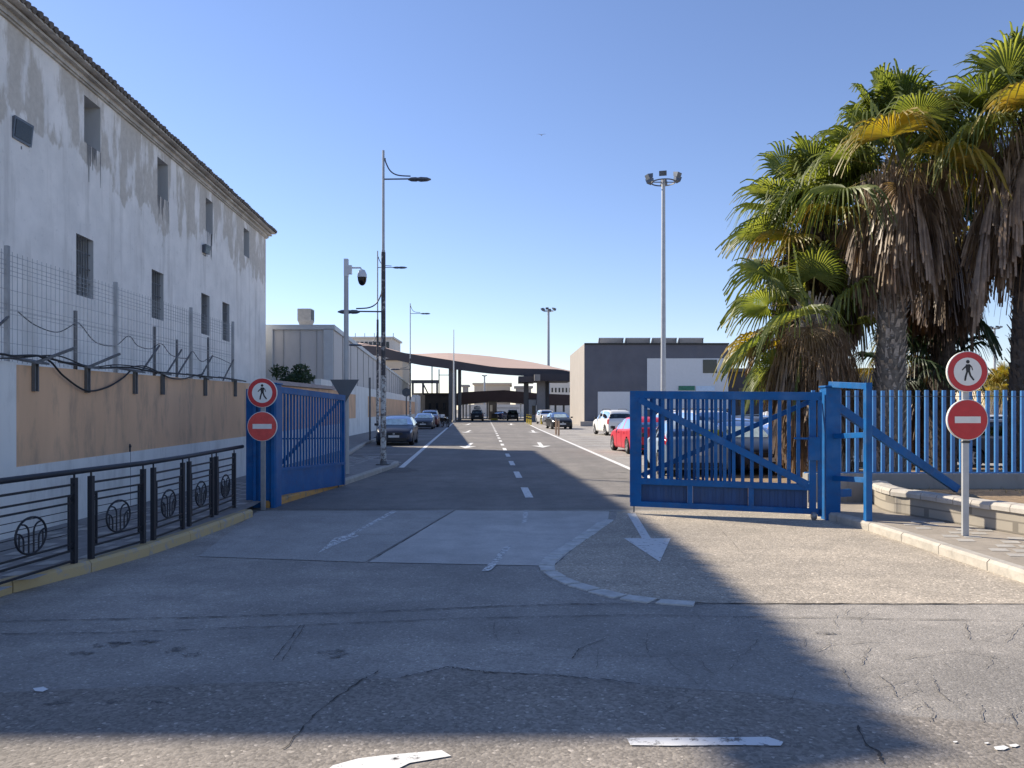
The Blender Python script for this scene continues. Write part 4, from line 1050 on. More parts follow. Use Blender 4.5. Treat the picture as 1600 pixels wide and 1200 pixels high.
palm('tall palm nearest the gate with a pale scaly trunk and full straw skirt', pxX(1388,17), 17, pxX(1402,17), pyZ(248,17), 27, 1.0, .30, M['leaf'], M['straw'], M['bark'], 120, 1.15, skirt_r=.85, pr_=(.85,1.35), extra=((1345,135,.1),(1305,200,0),(1405,110,.2),(1480,150,.1),(1500,215,-.1)), hang=50)
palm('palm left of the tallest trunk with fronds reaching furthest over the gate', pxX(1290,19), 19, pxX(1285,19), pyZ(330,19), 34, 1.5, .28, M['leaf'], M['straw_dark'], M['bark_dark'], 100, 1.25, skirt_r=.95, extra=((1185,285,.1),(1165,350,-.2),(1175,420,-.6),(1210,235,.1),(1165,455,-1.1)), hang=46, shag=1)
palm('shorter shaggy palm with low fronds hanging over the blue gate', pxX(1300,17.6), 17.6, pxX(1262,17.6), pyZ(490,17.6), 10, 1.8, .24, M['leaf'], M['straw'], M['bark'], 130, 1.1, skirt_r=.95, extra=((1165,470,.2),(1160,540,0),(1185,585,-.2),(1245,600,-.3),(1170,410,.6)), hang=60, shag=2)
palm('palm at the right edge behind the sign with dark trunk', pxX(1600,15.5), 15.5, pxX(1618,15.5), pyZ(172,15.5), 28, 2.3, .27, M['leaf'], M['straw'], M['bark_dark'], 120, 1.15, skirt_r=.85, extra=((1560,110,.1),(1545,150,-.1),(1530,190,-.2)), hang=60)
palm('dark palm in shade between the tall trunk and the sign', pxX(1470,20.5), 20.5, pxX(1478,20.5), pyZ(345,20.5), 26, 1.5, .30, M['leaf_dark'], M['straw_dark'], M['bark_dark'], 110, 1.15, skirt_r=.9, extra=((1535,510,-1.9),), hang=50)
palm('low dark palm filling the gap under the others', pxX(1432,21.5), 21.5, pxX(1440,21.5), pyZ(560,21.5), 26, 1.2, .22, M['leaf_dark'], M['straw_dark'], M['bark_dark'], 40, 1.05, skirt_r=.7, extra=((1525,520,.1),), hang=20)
fp = palm('small far palm beyond the right end of the fence', pxX(1568,60), 60, pxX(1568,60), pyZ(608,60), 22, 1.6, .22, M['leaf_y'], M['straw'], M['bark'], 30, 1.3, skirt_r=.7, hang=10)
del fp['group']

# ---------------------------------------------------------------- street lamps, masts, poles
def lamp_arm(b, hb, z_, sgn, L_, s_=1.0, r_=.022):
    b.tube([(0,0,z_),(sgn*L_*.6,0,z_+.01)], r_, 8)
    b.tube(curve([(sgn*.05,0,z_+.62*s_),(sgn*.07,0,z_+.5*s_),(sgn*.2,0,z_+.25*s_),(sgn*.42,0,z_+.12*s_),(sgn*.8*s_,0,z_+.09*s_)], 5), r_*.9, 8)
    p0 = sgn*L_*.52
    hs = [(0,.02),(.12,.05),(.3,.055),(.38,.045),(.5,.06),(.75,.05),(.9,.015)]
    vs = []; n = 10; k_ = L_*.48/.9
    for (d_, rr) in hs:
        for k in range(n):
            a = 2*math.pi*k/n; vs.append((p0+sgn*d_*k_, 2.2*rr*math.cos(a), z_-.005+rr*1.1*math.sin(a)))
    hb.add(vs, [(i*n+k, i*n+(k+1) % n, (i+1)*n+(k+1) % n, (i+1)*n+k) for i in range(len(hs)-1) for k in range(n)]+[tuple(range(n)), tuple(range((len(hs)-1)*n, len(hs)*n))], 0, True)
def street_lamp(px, D, topy, label, arms, joint=None, z0=H, r0=.085, rz=0):
    x = pxX(px, D); zt_ = pyZ(topy, D); o = empty('street_lamp', (x, D, z0), label, 'street lamp', 'street lamps along the left kerb')
    j = (pyZ(joint, D) if joint else zt_*.65)-z0; H_ = zt_-z0
    b = MB(); b.tube([(0,0,0),(0,0,j*.42)], [r0,r0*.98], 14); b.build('lower_pole', M['pole_worn'], o)
    b = MB(); b.tube([(0,0,j*.42),(0,0,j)], [r0*.8,r0*.75], 14); b.build('middle_pole', M['pole_dark'], o)
    b = MB(); b.tube([(0,0,j),(0,0,H_)], [r0*.5,r0*.42], 12); b.tube([(0,0,j-.05),(0,0,j+.06)], r0*.62, 12); b.build('upper_pole', M['pole_grey'], o)
    b = MB(); b.box(-.19,.19,-.19,.19,0,.03); b.tube([(0,0,.03),(0,0,.12)], [r0*1.3,r0*1.05], 14); b.build('base_plate', M['galv_dark'], o)
    for (ay, sgn, L_) in arms:
        ab_ = MB(); hb = MB(); lamp_arm(ab_, hb, pyZ(ay, D)-z0, sgn, L_); a_ = ab_.build('arm', M['lamp'], o); hb.build('lantern', M['lamp'], a_)
    return o
street_lamp(599, 22.2, 235, 'tall peeling street lamp nearest the camera, at the end of the left pavement', [(280, 1, 1.40), (487, -1, 1.34)], joint=394)
street_lamp(590, 43.4, 392, 'second street lamp, just left of the nearest one behind the dark parked car', [(418, 1, 1.7), (539, -1, 1.7)], joint=500)
street_lamp(641, 60, 474, 'third street lamp by the end of the warehouse', [(490, 1, 1.6), (577, -1, 1.6)], joint=560)
v = pxX(541, 19); cc = empty('cctv_pole', (v, 19, H), 'slim grey pole with a dome surveillance camera behind the left gate', 'camera pole')
zt_ = pyZ(406, 19)-H
b = MB(); b.tube([(0,0,0),(0,0,zt_)], [.075,.055], 12); b.build('pole', M['pole_grey'], cc)
b = MB(); b.box(-.05,.05,-.06,.06,zt_-.42,zt_+.02); b.box(.05,.14,-.05,.05,zt_-.36,zt_-.14); b.tube([(.12,0,zt_-.2),(.36,0,zt_-.2),(.4,0,zt_-.28)], .022, 8); b.build('bracket', M['white_plastic'], cc)
b = MB(); b.lathe([(.02,-.24+zt_),(.07,-.26+zt_),(.115,-.36+zt_),(.12,-.44+zt_)], (.40,0,0), 20); cm = b.build('camera_housing', M['white_plastic'], cc)
b = MB(); b.lathe([(.115,-.44+zt_),(.105,-.53+zt_),(.08,-.60+zt_),(.04,-.64+zt_),(0,-.65+zt_)], (.40,0,0), 20); b.build('dome', M['dome'], cm)
v = P(538, 604, 18.7); ts_ = empty('give_way_sign', (v.x, 18.72, 0), 'back of a grey triangular sign above the left gate leaf', 'road sign')
b = MB(); s_ = .36; zc = pyZ(593, 18.72)
b.add([(-s_,0,zc),(s_,0,zc),(0,0,zc-.60),(-s_,.012,zc),(s_,.012,zc),(0,.012,zc-.60)], [(0,2,1),(3,4,5),(0,1,4,3),(1,2,5,4),(2,0,3,5)]); b.build('sign_plate', M['sign_back'], ts_)
b = MB(); b.tube([(0,.05,H),(0,.05,zc-.05)], .03, 10); b.build('pole', M['galv'], ts_)

def mast(px, D, topy, label, r0, r1, base_z=0):
    o = empty('floodlight_mast', (pxX(px, D), D, 0), label, 'light mast', 'tall floodlight masts'); z_ = pyZ(topy, D)
    s_ = z_/17
    b = MB(); b.tube([(0,0,0),(0,0,z_)], [r0,r1], 14); b.build('mast', M['pole_grey'], o)
    b = MB(); b.lathe([(.75*s_,-.25*s_),(.80*s_,-.25*s_),(.80*s_,-.18*s_),(.75*s_,-.18*s_),(.75*s_,-.25*s_)], (0,0,z_), 20)
    for k in range(4): a = k*math.pi/2; b.beam((0,0,z_-.2*s_), (.78*s_*math.cos(a), .78*s_*math.sin(a), z_-.2*s_), .05, .05)
    b.build('ring', M['galv_dark'], o)
    for k in range(6):
        a = k*math.pi/3+.3; e = Vector((math.cos(a), math.sin(a), 0)); t_ = Vector((-e.y, e.x, 0)); c = e*.85*s_+Vector((0,0,z_)); w_ = .24*s_
        b = MB(); f1 = c+e*.28*s_+Vector((0,0,-.12*s_)); 
        b.add([c-t_*w_*.7, c+t_*w_*.7, c+t_*w_*.7+Vector((0,0,.28*s_)), c-t_*w_*.7+Vector((0,0,.28*s_)), f1-t_*w_, f1+t_*w_, f1+t_*w_+Vector((0,0,.3*s_))+e*.12*s_, f1-t_*w_+Vector((0,0,.3*s_))+e*.12*s_],
              [(3,2,1,0),(4,5,6,7),(0,1,5,4),(2,3,7,6),(1,2,6,5),(3,0,4,7)]); b.build('floodlight', M['lamp'], o)
mast(1036.5, 50, 280, 'tallest floodlight mast, in front of the dark building', .19, .12)
mast(857, 150, 484, 'middle floodlight mast above the right end of the canopy', .34, .22)
mast(757, 284, 587, 'smallest distant floodlight mast above the checkpoint', .4, .3)
mast(1554, 110, 512, 'slim floodlight mast beyond the fence at the far right', .2, .14)
o = empty('flag_pole', (pxX(709,100), 100, 0), 'bare white flagpole in front of the checkpoint canopy', 'flagpole'); b = MB(); b.tube([(0,0,0),(0,0,pyZ(515,100))], [.14,.05], 10); b.build('pole', M['sign_white'], o); b = MB(); b.lathe([(.25,0),(.25,.3),(.14,.35)]); b.build('base', M['conc'], o)
for px, D, ty, lab in ((578, 40, 590, 'thin dark post on the pavement beside the second lamp'), (675, 120, 573, 'thin distant pole left of the canopy'), (686, 130, 577, 'thin distant pole with side arm left of the canopy')):
    o = empty('thin_pole', (pxX(px,D), D, 0), lab, 'pole'); b = MB(); b.tube([(0,0,0),(0,0,pyZ(ty,D))], .05 if D < 50 else .09, 8); b.build('shaft', M['galv_dark'], o)
    if D == 130: b = MB(); b.beam((0,0,pyZ(586,D)), (2.2,0,pyZ(586,D)), .1,.12); b.build('arm', M['galv_dark'], o)
o = empty('round_sign', (pxX(635,58), 58, 0), 'back of a round sign on a dark pole by the third lamp', 'road sign'); b = MB(); b.tube([(0,0,0),(0,0,pyZ(612,58))], .05, 8); b.build('pole', M['galv_dark'], o); b = MB(); b.disc_y((0, pyZ(613,58)), .33, -.03, -.01, 24); b.build('disc', M['sign_back'], o)

# ---------------------------------------------------------------- dark office building and canopies
ob = empty('office_building', (7.66, 80, 0), 'grey flat roofed building with shaded dark front and white doors right of the road', 'building')
X0, Y0 = 7.66, 80.0
XR = pxX(1138, 80)-X0; zT = pyZ(537, 80); 
b = MB(); b.add([(0,0,0),(XR,0,0),(XR,0,zT),(0,0,zT),(XR,18,0),(XR,18,zT),(-.15,18,0),(-.15,18,zT)], [(0,1,2,3),(1,4,5,2),(3,2,5,7)]); b.build('front_wall', M['shaded_render'], ob)
b = MB(); b.add([(0,0,0),(0,0,zT),(-.15,18,zT),(-.15,18,0)], [(0,1,2,3)]); b.build('side_wall', M['slab_grey'], ob)
def ofr(n, px0, px1, py0, py1, mat, off, par=ob):
    b = MB(); b.box(pxX(px0,80)-X0, pxX(px1,80)-X0, -off, -.002, max(0.02, pyZ(py1,80)), pyZ(py0,80)); return b.build(n, mat, par)
ofr('garage_door', 934, 984, 612, 668, M['door_white'], .05); ofr('wall_panel', 1011, 1137.5, 560, 640, M['door_white'], .06)
dd = ofr('garage_door', 984.6, 1011, 612, 668, M['door_white'], .04); ofr('window', 1098, 1120, 562, 583, M['dark_glass'], .10)
ofr('green_sign', 1060, 1085, 603, 610, M['green'], .16); ofr('pale_sign', 1087, 1116, 603.5, 611, M['bluewhite'], .16)
ofr('roof_trim', 913, 1139, 536, 538.5, M['black'], .12)
b = MB(); b.box(-.5,2.2,-1.0,-.06,0,.5); b.build('plinth', M['slab_grey'], ob)
for k in range(4):
    x0 = pxX(935+k*41.5, 86); o = empty('solar_panel', (x0, 86, zT), ['leftmost','second','third','rightmost'][k]+' tilted solar panel on the dark building roof', 'solar panel', 'solar panels in a row on the roof'); w_ = 2.85; z_ = pyZ(528,86)-zT
    b = MB(); b.add([(0,1.2,.25),(w_,1.2,.25),(w_,-.3,z_),(0,-.3,z_),(0,1.2,.19),(w_,1.2,.19),(w_,-.3,z_-.06),(0,-.3,z_-.06)], [(0,1,2,3),(7,6,5,4),(0,4,5,1),(1,5,6,2),(2,6,7,3),(3,7,4,0)]); b.build('panel', M['panel'], o)
    b = MB(); b.beam((.1,-.25,0),(.1,-.25,z_-.1),.1,.1); b.beam((w_-.1,-.25,0),(w_-.1,-.25,z_-.1),.1,.1); b.build('stand', M['galv_dark'], o)
b = MB(); x0 = pxX(1138.5, 92); b.box(0, 26, 0, 14, 0, pyZ(577,92)); o = empty('dark_annex', (x0, 92, 0), 'dark low annex behind the palms beside the office building', 'building'); b.build('wall', M['canopy_dark'], o)
b = MB(); 
for k in range(7): b.box(1.2+k*3.4, 3.0+k*3.4, -.06, -.003, 2.2, 4.4)
b.build('window', M['dark_glass'], o); b = MB(); b.box(-.3,26.3,-.4,-.07,pyZ(577,92)-.3,pyZ(577,92)+.1); b.build('roof_trim', M['conc_dark'], o)

def ribbon(b, front, back, th, m_top=0, m_side=1):
    n = len(front)
    for i in range(n-1):
        a, c = Vector(front[i]), Vector(front[i+1]); d, e = Vector(back[i]), Vector(back[i+1]); t0, t1 = Vector((0,0,-th[i])), Vector((0,0,-th[i+1]))
        b.add([a, c, e, d], [(0,1,2,3)], m_top, True); b.add([a+t0, c+t1, c, a], [(0,1,2,3)], m_side); b.add([a+t0, d+t0, e+t1, c+t1], [(0,1,2,3)], m_side)
        b.add([d+t0, d, e, e+t1], [(0,1,2,3)], m_side)
    for i in (0, n-1): a, d = Vector(front[i]), Vector(back[i]); t = Vector((0,0,-th[i])); b.add([a, d, d+t, a+t], [(0,1,2,3)], m_side)
cn = empty('checkpoint_canopy', (0, 110, 0), 'large curved checkpoint canopy with pinkish roof over the far end of the road', 'canopy')
Dc = 110
fpx = [(548,540,14),(590,541,15),(620,549,14),(660,556,15),(700,562,14),(740,568.5,12.5),(780,574,11),(830,576,12),(870,577,15),(893,581,14)]
bpx = [(548,534),(590,540),(620,548),(642,552.6),(700,551.5),(750,555),(800,561),(840,567.5),(868,574),(893,579.5)]
front = curve([tuple(P(a, c, Dc)-Vector((0,110,0))) for a, c, _ in fpx], 3); back = curve([tuple(P(a, c, Dc+22)-Vector((0,110,0))) for a, c in bpx], 3)
th = [h_*Dc/F for h_ in np.interp(np.linspace(0, 9, len(front)), range(10), [q_[2] for q_ in fpx])]
b = MB(); ribbon(b, front, back, th); b.build('roof', [M['canopy_top'], M['canopy_dark']], cn)
def colm(px0, px1, D, ty, mat, name='column'):
    b = MB(); b.box(pxX(px0,D), pxX(px1,D), D-110, D-110+1.2, 0, pyZ(ty,D)); b.build(name, mat, cn)
colm(701, 712.5, 110.5, 572, M['conc_dark']); colm(715.5, 720, 112, 574, M['galv_dark']); colm(818.5, 826, 112, 583, M['conc_dark']); colm(839, 852, 110.6, 594, M['conc']); colm(852.5, 858, 114, 592, M['conc_dark'])
b = MB(); b.box(pxX(810,109), pxX(835,109), -1.6, 6, pyZ(597,109), pyZ(588,109)); b.box(pxX(835,109), pxX(893,109), -1.2, 8, pyZ(595,109), pyZ(584,109)); b.build('side_slab', M['canopy_dark'], cn)
b = MB(); b.box(pxX(835,107), pxX(844,107), -3.2,-1.7, pyZ(595,107), pyZ(585,107)); b.build('signal_box', M['conc'], cn)
c2 = empty('booth_canopy', (0, 140, 0), 'lower dark brown canopy over the checkpoint booths', 'canopy')
D2 = 140
f2 = [(708,616,17),(720,613,18),(755,611,17),(788,609.5,18),(840,614.5,18),(893,617,16)]
front = [tuple(P(a, c, D2)-Vector((0,140,0))) for a, c, _ in f2]; back = [(p[0], p[1]+16, p[2]) for p in front]; th = [h_*D2/F for _, _, h_ in f2]
b = MB(); ribbon(b, front, back, th); b.build('fascia', [M['canopy_brown'], M['canopy_brown']], c2)
for px0, px1 in ((722,724),(727,728.5),(733,734.5),(760,762),(770,773),(813,814.5),(830,834),(867,870),(880,883)):
    b = MB(); b.box(pxX(px0,D2), pxX(px1,D2), 1, 1.5, 0, pyZ(625,D2)); b.build('column', M['conc_dark'] if px0 not in (813,) else M['sign_white'], c2)
b = MB()
for za, zb in ((628,629),(637,638)): b.box(pxX(776,150), pxX(812,150), 10, 10.1, pyZ(zb,150), pyZ(za,150))
b.build('cross_beam', M['sign_white'], c2)
b = MB(); b.box(pxX(720,185), pxX(893,185), 45, 46, 0, pyZ(632,185)); b.build('rear_wall', M['pale'], c2)
for i, (px0, px1, D, ty, mt, lab) in enumerate(((763,776,132,627,'conc_dark','grey checkpoint booth with a notice in the centre of the road'), (826,838,112,624,'galv','grey booth with a dark window under the right canopy column'), (768,777,124,646,'brown_block','low reddish crash block in front of the central booth'))):
    o = empty('checkpoint_booth' if i < 2 else 'crash_block', (pxX(px0,D), D, 0), lab, 'booth' if i < 2 else 'barrier'); w_ = (px1-px0)*D/F; h = pyZ(ty,D)
    b = MB(); b.box(0,w_,0,2.2,0,h); b.build('cabin' if i < 2 else 'block', M[mt], o, .05)
    if i < 2:
        b = MB(); b.box(w_*.45,w_*.85,-.04,-.003,h*.3,h*.72) if i else b.box(w_*.2,w_*.5,-.04,-.003,h*.45,h*.8); b.build('window' if i else 'notice', M['dark_glass'] if i else M['sign_white'], o)
        b = MB(); b.box(-.1,w_+.1,-.15,2.3,h+.004,h+.16); b.build('roof', M['canopy_dark'], o)
    else: b = MB(); b.box(-.1,w_+.1,-.12,-.004,0,.3); b.build('foot', M['yellow'], o)

def far_building(name, px0, px1, D, ty, mat, label, win=None, dep=15, roofm=None):
    o = empty(name, (pxX(px0,D), D, 0), label, 'building'); w_ = (px1-px0)*D/F; h = pyZ(ty,D)
    b = MB(); b.box(0,w_,0,dep,0,h); b.build('wall', mat, o)
    b = MB(); t_ = .006*D*.4; b.box(-t_,w_+t_,-t_,dep+t_,h+.003,h+t_); b.build('roof', roofm or mat, o)
    if win:
        n, ya, yb, fr_ = win
        for k in range(n):
            b = MB(); x_ = w_*(.06+.88*(k+.5)/n); hw_ = w_*.88/n*fr_/2; b.box(x_-hw_, x_+hw_, -.08, -.004, pyZ(yb,D), pyZ(ya,D)); b.build('window', M['dark_glass'], o)
    return o
ct = far_building('control_building', 545, 613, 165, 529, M['pale'], 'pale block with a row of windows rising behind the warehouse', (9, 534, 547, .7), 12)
for k in range(5):
    b = MB(); b.tube([(1+k*2.1,2,pyZ(529,165)),(1+k*2.1,2,pyZ(519,165))], .07, 5); b.build('aerial', M['galv_dark'], ct)
far_building('beige_block', 600, 629, 150, 563, M['beige'], 'small beige block under the left end of the canopy', None, 10, M['canopy_dark'])
far_building('pale_block', 648, 667, 135, 617, M['pale'], 'pale shed left of the dark brown block', None, 8)
far_building('brown_block', 664, 702, 118, 617, M['brown_block'], 'dark brown low block behind the motorcycle', (3, 630, 640, .3), 10)
far_building('terminal_block', 741, 797, 300, 601, M['beige'], 'distant beige terminal block above the booth canopy', None, 30)
far_building('plant_room', 723, 730, 280, 604, M['slab_grey'], 'distant grey plant room left of the terminal block', None, 8)
far_building('pale_annex', 806, 830, 290, 606, M['slab_grey'], 'distant pale annex right of the terminal block', None, 12)
far_building('white_hotel', 856, 925, 200, 594, M['pale'], 'white building with small windows seen beside the dark office', (11, 606, 613, .45), 20)
far_building('beige_house', 1546, 1640, 75, 598, M['beige'], 'beige building beyond the fence at the far right', (4, 612, 625, .4), 10, M['slab_grey'])
far_building('far_shed', 1390, 1470, 120, 618, M['slab_grey'], 'grey distant shed seen between the palm trunks', (6, 625, 635, .3), 10)
gn = empty('gantry', (pxX(645,160), 160, 0), 'grey steel gantry frame beyond the warehouse', 'gantry'); wg = 38*160/F; hg = pyZ(599,160)
for x_ in (0, wg*.42, wg): b = MB(); b.box(x_-.2,x_+.2,-.2,.2,0,hg); b.build('leg', M['galv_dark'], gn)
b = MB(); b.box(-.3,wg+.3,-.3,.3,hg,hg+.7); b.beam((wg*.42,0,hg),(wg*.8,0,hg-4),.25,.25); b.build('beam', M['galv_dark'], gn)
# hill far right
hb_ = MB(); pts_ = [(600,0),(700,16),(800,26),(900,20),(1000,30),(1200,44),(1500,30),(1900,38),(2300,10),(2600,0)]
hc = curve([(x_, z_) for x_, z_ in pts_], 5); hb_.add([(x_, 2400, -1) for x_, z_ in hc]+[(x_, 2600, max(z_,0)*1.5) for x_, z_ in hc]+[(x_, 3100, -1) for x_, z_ in hc], [(i, i+1, len(hc)+i+1, len(hc)+i) for i in range(len(hc)-1)]+[(len(hc)+i, len(hc)+i+1, 2*len(hc)+i+1, 2*len(hc)+i) for i in range(len(hc)-1)], 0, True)
struct(hb_.build('hills', M['hill']))

# bollards
def bollard(px, D, h, label, striped, grp):
    o = empty('bollard', (pxX(px,D), D, 0), label, 'bollard', grp); r_ = .09 if striped else .06
    if striped:
        b = MB(); b.tube([(0,0,0),(0,0,h)], r_, 12); b.build('post', M['yellow'], o)
        b = MB(); b.tube([(0,0,h*.55),(0,0,h*.70)], r_+.006, 12); b.tube([(0,0,h*.84),(0,0,h*.97)], r_+.006, 12); b.build('black_band', M['black'], o)
    else:
        b = MB(); b.box(-r_,r_,-r_,r_,0,h); b.build('post', simple('orange_post', (.55,.36,.22), .6), o); b = MB(); b.box(-r_-.005,r_+.005,-r_-.005,r_+.005,h-.12,h-.02); b.build('cap', M['conc'], o)
for i, (px, D) in enumerate(((823.5,95),(826.5,90),(829.5,86))): bollard(px, D, 1.15, ['leftmost','middle','rightmost'][i]+' yellow and black bollard at the road edge by the checkpoint', True, 'yellow and black bollards')
bollard(868.8, 53, 1.15, 'left of two slim brown posts on the right edge line', False, 'slim brown posts'); bollard(873, 51, 1.1, 'right of two slim brown posts on the right edge line', False, 'slim brown posts')
bollard(846, 90, 1.1, 'single yellow bollard in front of the silver off-roader', True, 'yellow and black bollards')

# ---------------------------------------------------------------- cars
def pchip(x, y, xn):
    x = np.array(x, float); y = np.array(y, float); h = np.diff(x); d = np.diff(y)/h; m = np.zeros(len(x))
    for i in range(1, len(x)-1):
        if d[i-1]*d[i] > 0: w1 = 2*h[i]+h[i-1]; w2 = h[i]+2*h[i-1]; m[i] = (w1+w2)/(w1/d[i-1]+w2/d[i])
    m[0], m[-1] = d[0], d[-1]
    i = np.clip(np.searchsorted(x, xn)-1, 0, len(x)-2); t = (xn-x[i])/h[i]
    return (2*t**3-3*t**2+1)*y[i]+(t**3-2*t**2+t)*h[i]*m[i]+(-2*t**3+3*t**2)*y[i+1]+(t**3-t**2)*h[i]*m[i+1]
# columns: u, z_low, z_belt, z_top, half width, top width factor
KINDS = {
 'hatch': dict(L=4.25, H=1.45, wr=.315, ax=(.185,.795), st=[(0,.34,.56,.60,.62,.80),(.012,.24,.62,.68,.76,.86),(.05,.18,.70,.77,.84,.86),(.12,.17,.80,.86,.88,.82),(.26,.17,.90,.97,.90,.80),(.30,.17,.91,1.02,.90,.78),(.44,.17,.93,1.40,.90,.66),(.55,.17,.94,1.45,.90,.66),(.72,.17,.96,1.44,.90,.65),(.85,.17,.99,1.38,.89,.64),(.91,.18,1.01,1.26,.88,.66),(.965,.20,1.00,1.04,.85,.74),(.99,.26,.92,.95,.80,.78),(1.0,.36,.74,.78,.70,.80)], glass=(.30,.44,.915,.962), side=(.34,.90)),
 'suv': dict(L=4.5, H=1.72, wr=.355, ax=(.18,.80), st=[(0,.42,.70,.76,.66,.84),(.012,.32,.80,.86,.80,.88),(.05,.26,.90,.96,.88,.88),(.12,.25,.98,1.05,.91,.84),(.24,.25,1.05,1.13,.93,.82),(.28,.25,1.06,1.18,.93,.80),(.39,.25,1.08,1.64,.93,.70),(.50,.25,1.09,1.71,.93,.70),(.72,.25,1.10,1.71,.93,.70),(.88,.25,1.12,1.66,.92,.70),(.935,.26,1.13,1.50,.91,.72),(.97,.28,1.10,1.14,.90,.78),(.99,.34,1.0,1.04,.86,.80),(1.0,.42,.86,.90,.78,.82)], glass=(.28,.39,.94,.968), side=(.31,.93)),
}
NU, NK = 72, 30
WHEEL = None
def make_car(kind, pname, label):
    K = KINDS[kind]; st = np.array(K['st']); L_ = K['L']
    root = empty('parked_car', (0,0,0), label, 'car')
    us = np.unique(np.concatenate([np.linspace(0, 1, NU), K['glass'], K['side']])); prm = [pchip(st[:,0], st[:,c], us) for c in range(1, 6)]
    kk = np.linspace(0, 8, NK+1); kk = np.unique(np.concatenate([kk, [5, 6, 5.12, 5.9]])); NKK = len(kk)
    gridv = np.zeros((len(us), NKK, 3))
    for i, u in enumerate(us):
        zl, zb, ztp, w_, tf = [p_[i] for p_ in prm]
        cab = min(1, max(0, (ztp-zb-.08)/.3)); wt0 = w_*(.955-.02*cab); wt1 = w_*(.90*(1-cab)+tf*1.06*cab)
        ky = [0, .86*w_, .97*w_, 1.0*w_, .99*w_, wt0, wt1, wt1*.80, 0]
        kz = [zl, zl, zl+.07, zl+(zb-zl)*.52, zb-.06, zb, ztp-.05*(.4+.6*cab)-.0, ztp-.005, ztp+.018]
        if cab < .05: kz[6] = zb+(ztp-zb)*.6
        gridv[i,:,0] = (0.5-u)*L_; gridv[i,:,1] = pchip(range(9), ky, kk); gridv[i,:,2] = pchip(range(9), kz, kk)
        # taper plan at the ends
    axs = [(0.5-a)*L_ for a in K['ax']]; wr_ = K['wr']; ar = wr_+.055
    for ax in axs:                                        # pull skin to the wheel arch circle
        dx = gridv[:,:,0]-ax; dz = gridv[:,:,2]-wr_; r_ = np.hypot(dx, dz); mk_ = (r_ < ar) & (r_ > ar*.80) & (gridv[:,:,1] > .5)
        f_ = np.where(mk_, ar/np.maximum(r_, .01), 1); gridv[:,:,0] = ax+dx*f_; gridv[:,:,2] = wr_+dz*f_
    cls = {n_: ([], []) for n_ in ('body','windscreen','rear_window','side_window','headlight','taillight')}
    parts = {}
    def put(key, vs, sgn, nm):
        V_, F_ = parts.setdefault(key, ([], [])); n_ = len(V_); V_ += vs; F_.append((n_, n_+1, n_+2, n_+3) if sgn > 0 else (n_+3, n_+2, n_+1, n_))
    g0, g1, g2, g3 = K['glass']; s0, s1 = K['side']
    for i in range(len(us)-1):
        um = (us[i]+us[i+1])/2
        for k in range(NKK-1):
            km = (kk[k]+kk[k+1])/2
            q_ = gridv[[i,i+1,i+1,i],[k,k,k+1,k+1]]; c = q_.mean(0)
            if c[1] > .5 and any(math.hypot(c[0]-ax, c[2]-wr_) < ar*.93 for ax in axs): continue
            nm = 'body'
            if km > 6.0 and g0 < um < g1: nm = 'windscreen'
            elif km > 6.05 and g2 < um < g3: nm = 'rear_window'
            elif 5.1 < km < 5.92 and s0 < um < s1 and not (.57 < um < .585) and not (um > .40 and um < .41): nm = 'side_window'
            elif 3.9 < km < 5.4 and .022 < um < .095: nm = 'headlight'
            elif (3.6 if kind == 'hatch' else 3.2) < km < 5.6 and .925 < um < .992: nm = 'taillight'
            for sg_ in (1, -1):
                vs = [(v_[0], v_[1]*sg_, v_[2]) for v_ in q_]; key = (nm, 0 if nm in ('body','windscreen','rear_window') else sg_); put(key, vs, -sg_, nm)
    matd = dict(body=PAINT[pname], windscreen=M['car_glass'], rear_window=M['car_glass'], side_window=M['car_glass'], headlight=M['headlight'], taillight=M['taillight'])
    def endcap(i, key):
        ring = [gridv[i,k] for k in range(NKK)]; V_, F_ = parts[('body', 0)]; n_ = len(V_)
        lo = [(v_[0], v_[1], v_[2]) for v_ in ring]+[(v_[0], -v_[1], v_[2]) for v_ in ring[::-1][1:-1]]; V_ += lo; F_.append(tuple(range(n_, n_+len(lo))) if i else tuple(range(n_, n_+len(lo)))[::-1])
    endcap(0, 0); endcap(len(us)-1, 1)
    import bmesh
    for (nm, sg_), (V_, F_) in parts.items():
        me = bpy.data.meshes.new(nm); me.from_pydata(V_, [], F_); bm = bmesh.new(); bm.from_mesh(me); bmesh.ops.remove_doubles(bm, verts=bm.verts, dist=.0008); bm.to_mesh(me); bm.free()
        for p_ in me.polygons: p_.use_smooth = len(p_.vertices) < 5
        me.materials.append(matd[nm]); o = bpy.data.objects.new(nm, me); C.objects.link(o); o.parent = root
    HH = K['H']; zb_ = KINDS[kind]['st'][7][2]
    b = MB()                                              # cabin floor, seats, dash, wheel wells
    b.box(-.36*L_, .23*L_, -.72, .72, .3, .34); b.box(.13*L_,.22*L_,-.72,.72,.34,zb_-.02)
    for y_ in (-.38, .38):
        for x_ in (.0, -.9): b.box(x_-.5+.2, x_+.0+.2, y_-.24, y_+.24, .34, .62); b.box(x_-.5+.05, x_-.38+.1, y_-.23, y_+.23, .5, zb_+.12); b.box(x_-.48+.05, x_-.38+.1, y_-.12, y_+.12, zb_+.14, zb_+.32)
    b.build('interior', M['cabin'], root)
    b = MB()
    for ax in axs:
        for sg_ in (-1, 1):
            n_ = 14; vs = [(ax+ar*.99*math.cos(math.pi*j/n_), sg_*.86, wr_+ar*.99*math.sin(math.pi*j/n_)) for j in range(n_+1)]+[(ax+ar*.99*math.cos(math.pi*j/n_), sg_*.55, wr_+ar*.99*math.sin(math.pi*j/n_)) for j in range(n_+1)]
            b.add(vs, [(j, j+1, n_+2+j, n_+1+j) for j in range(n_)]); b.add(vs[n_+1:], [tuple(range(n_+1))])
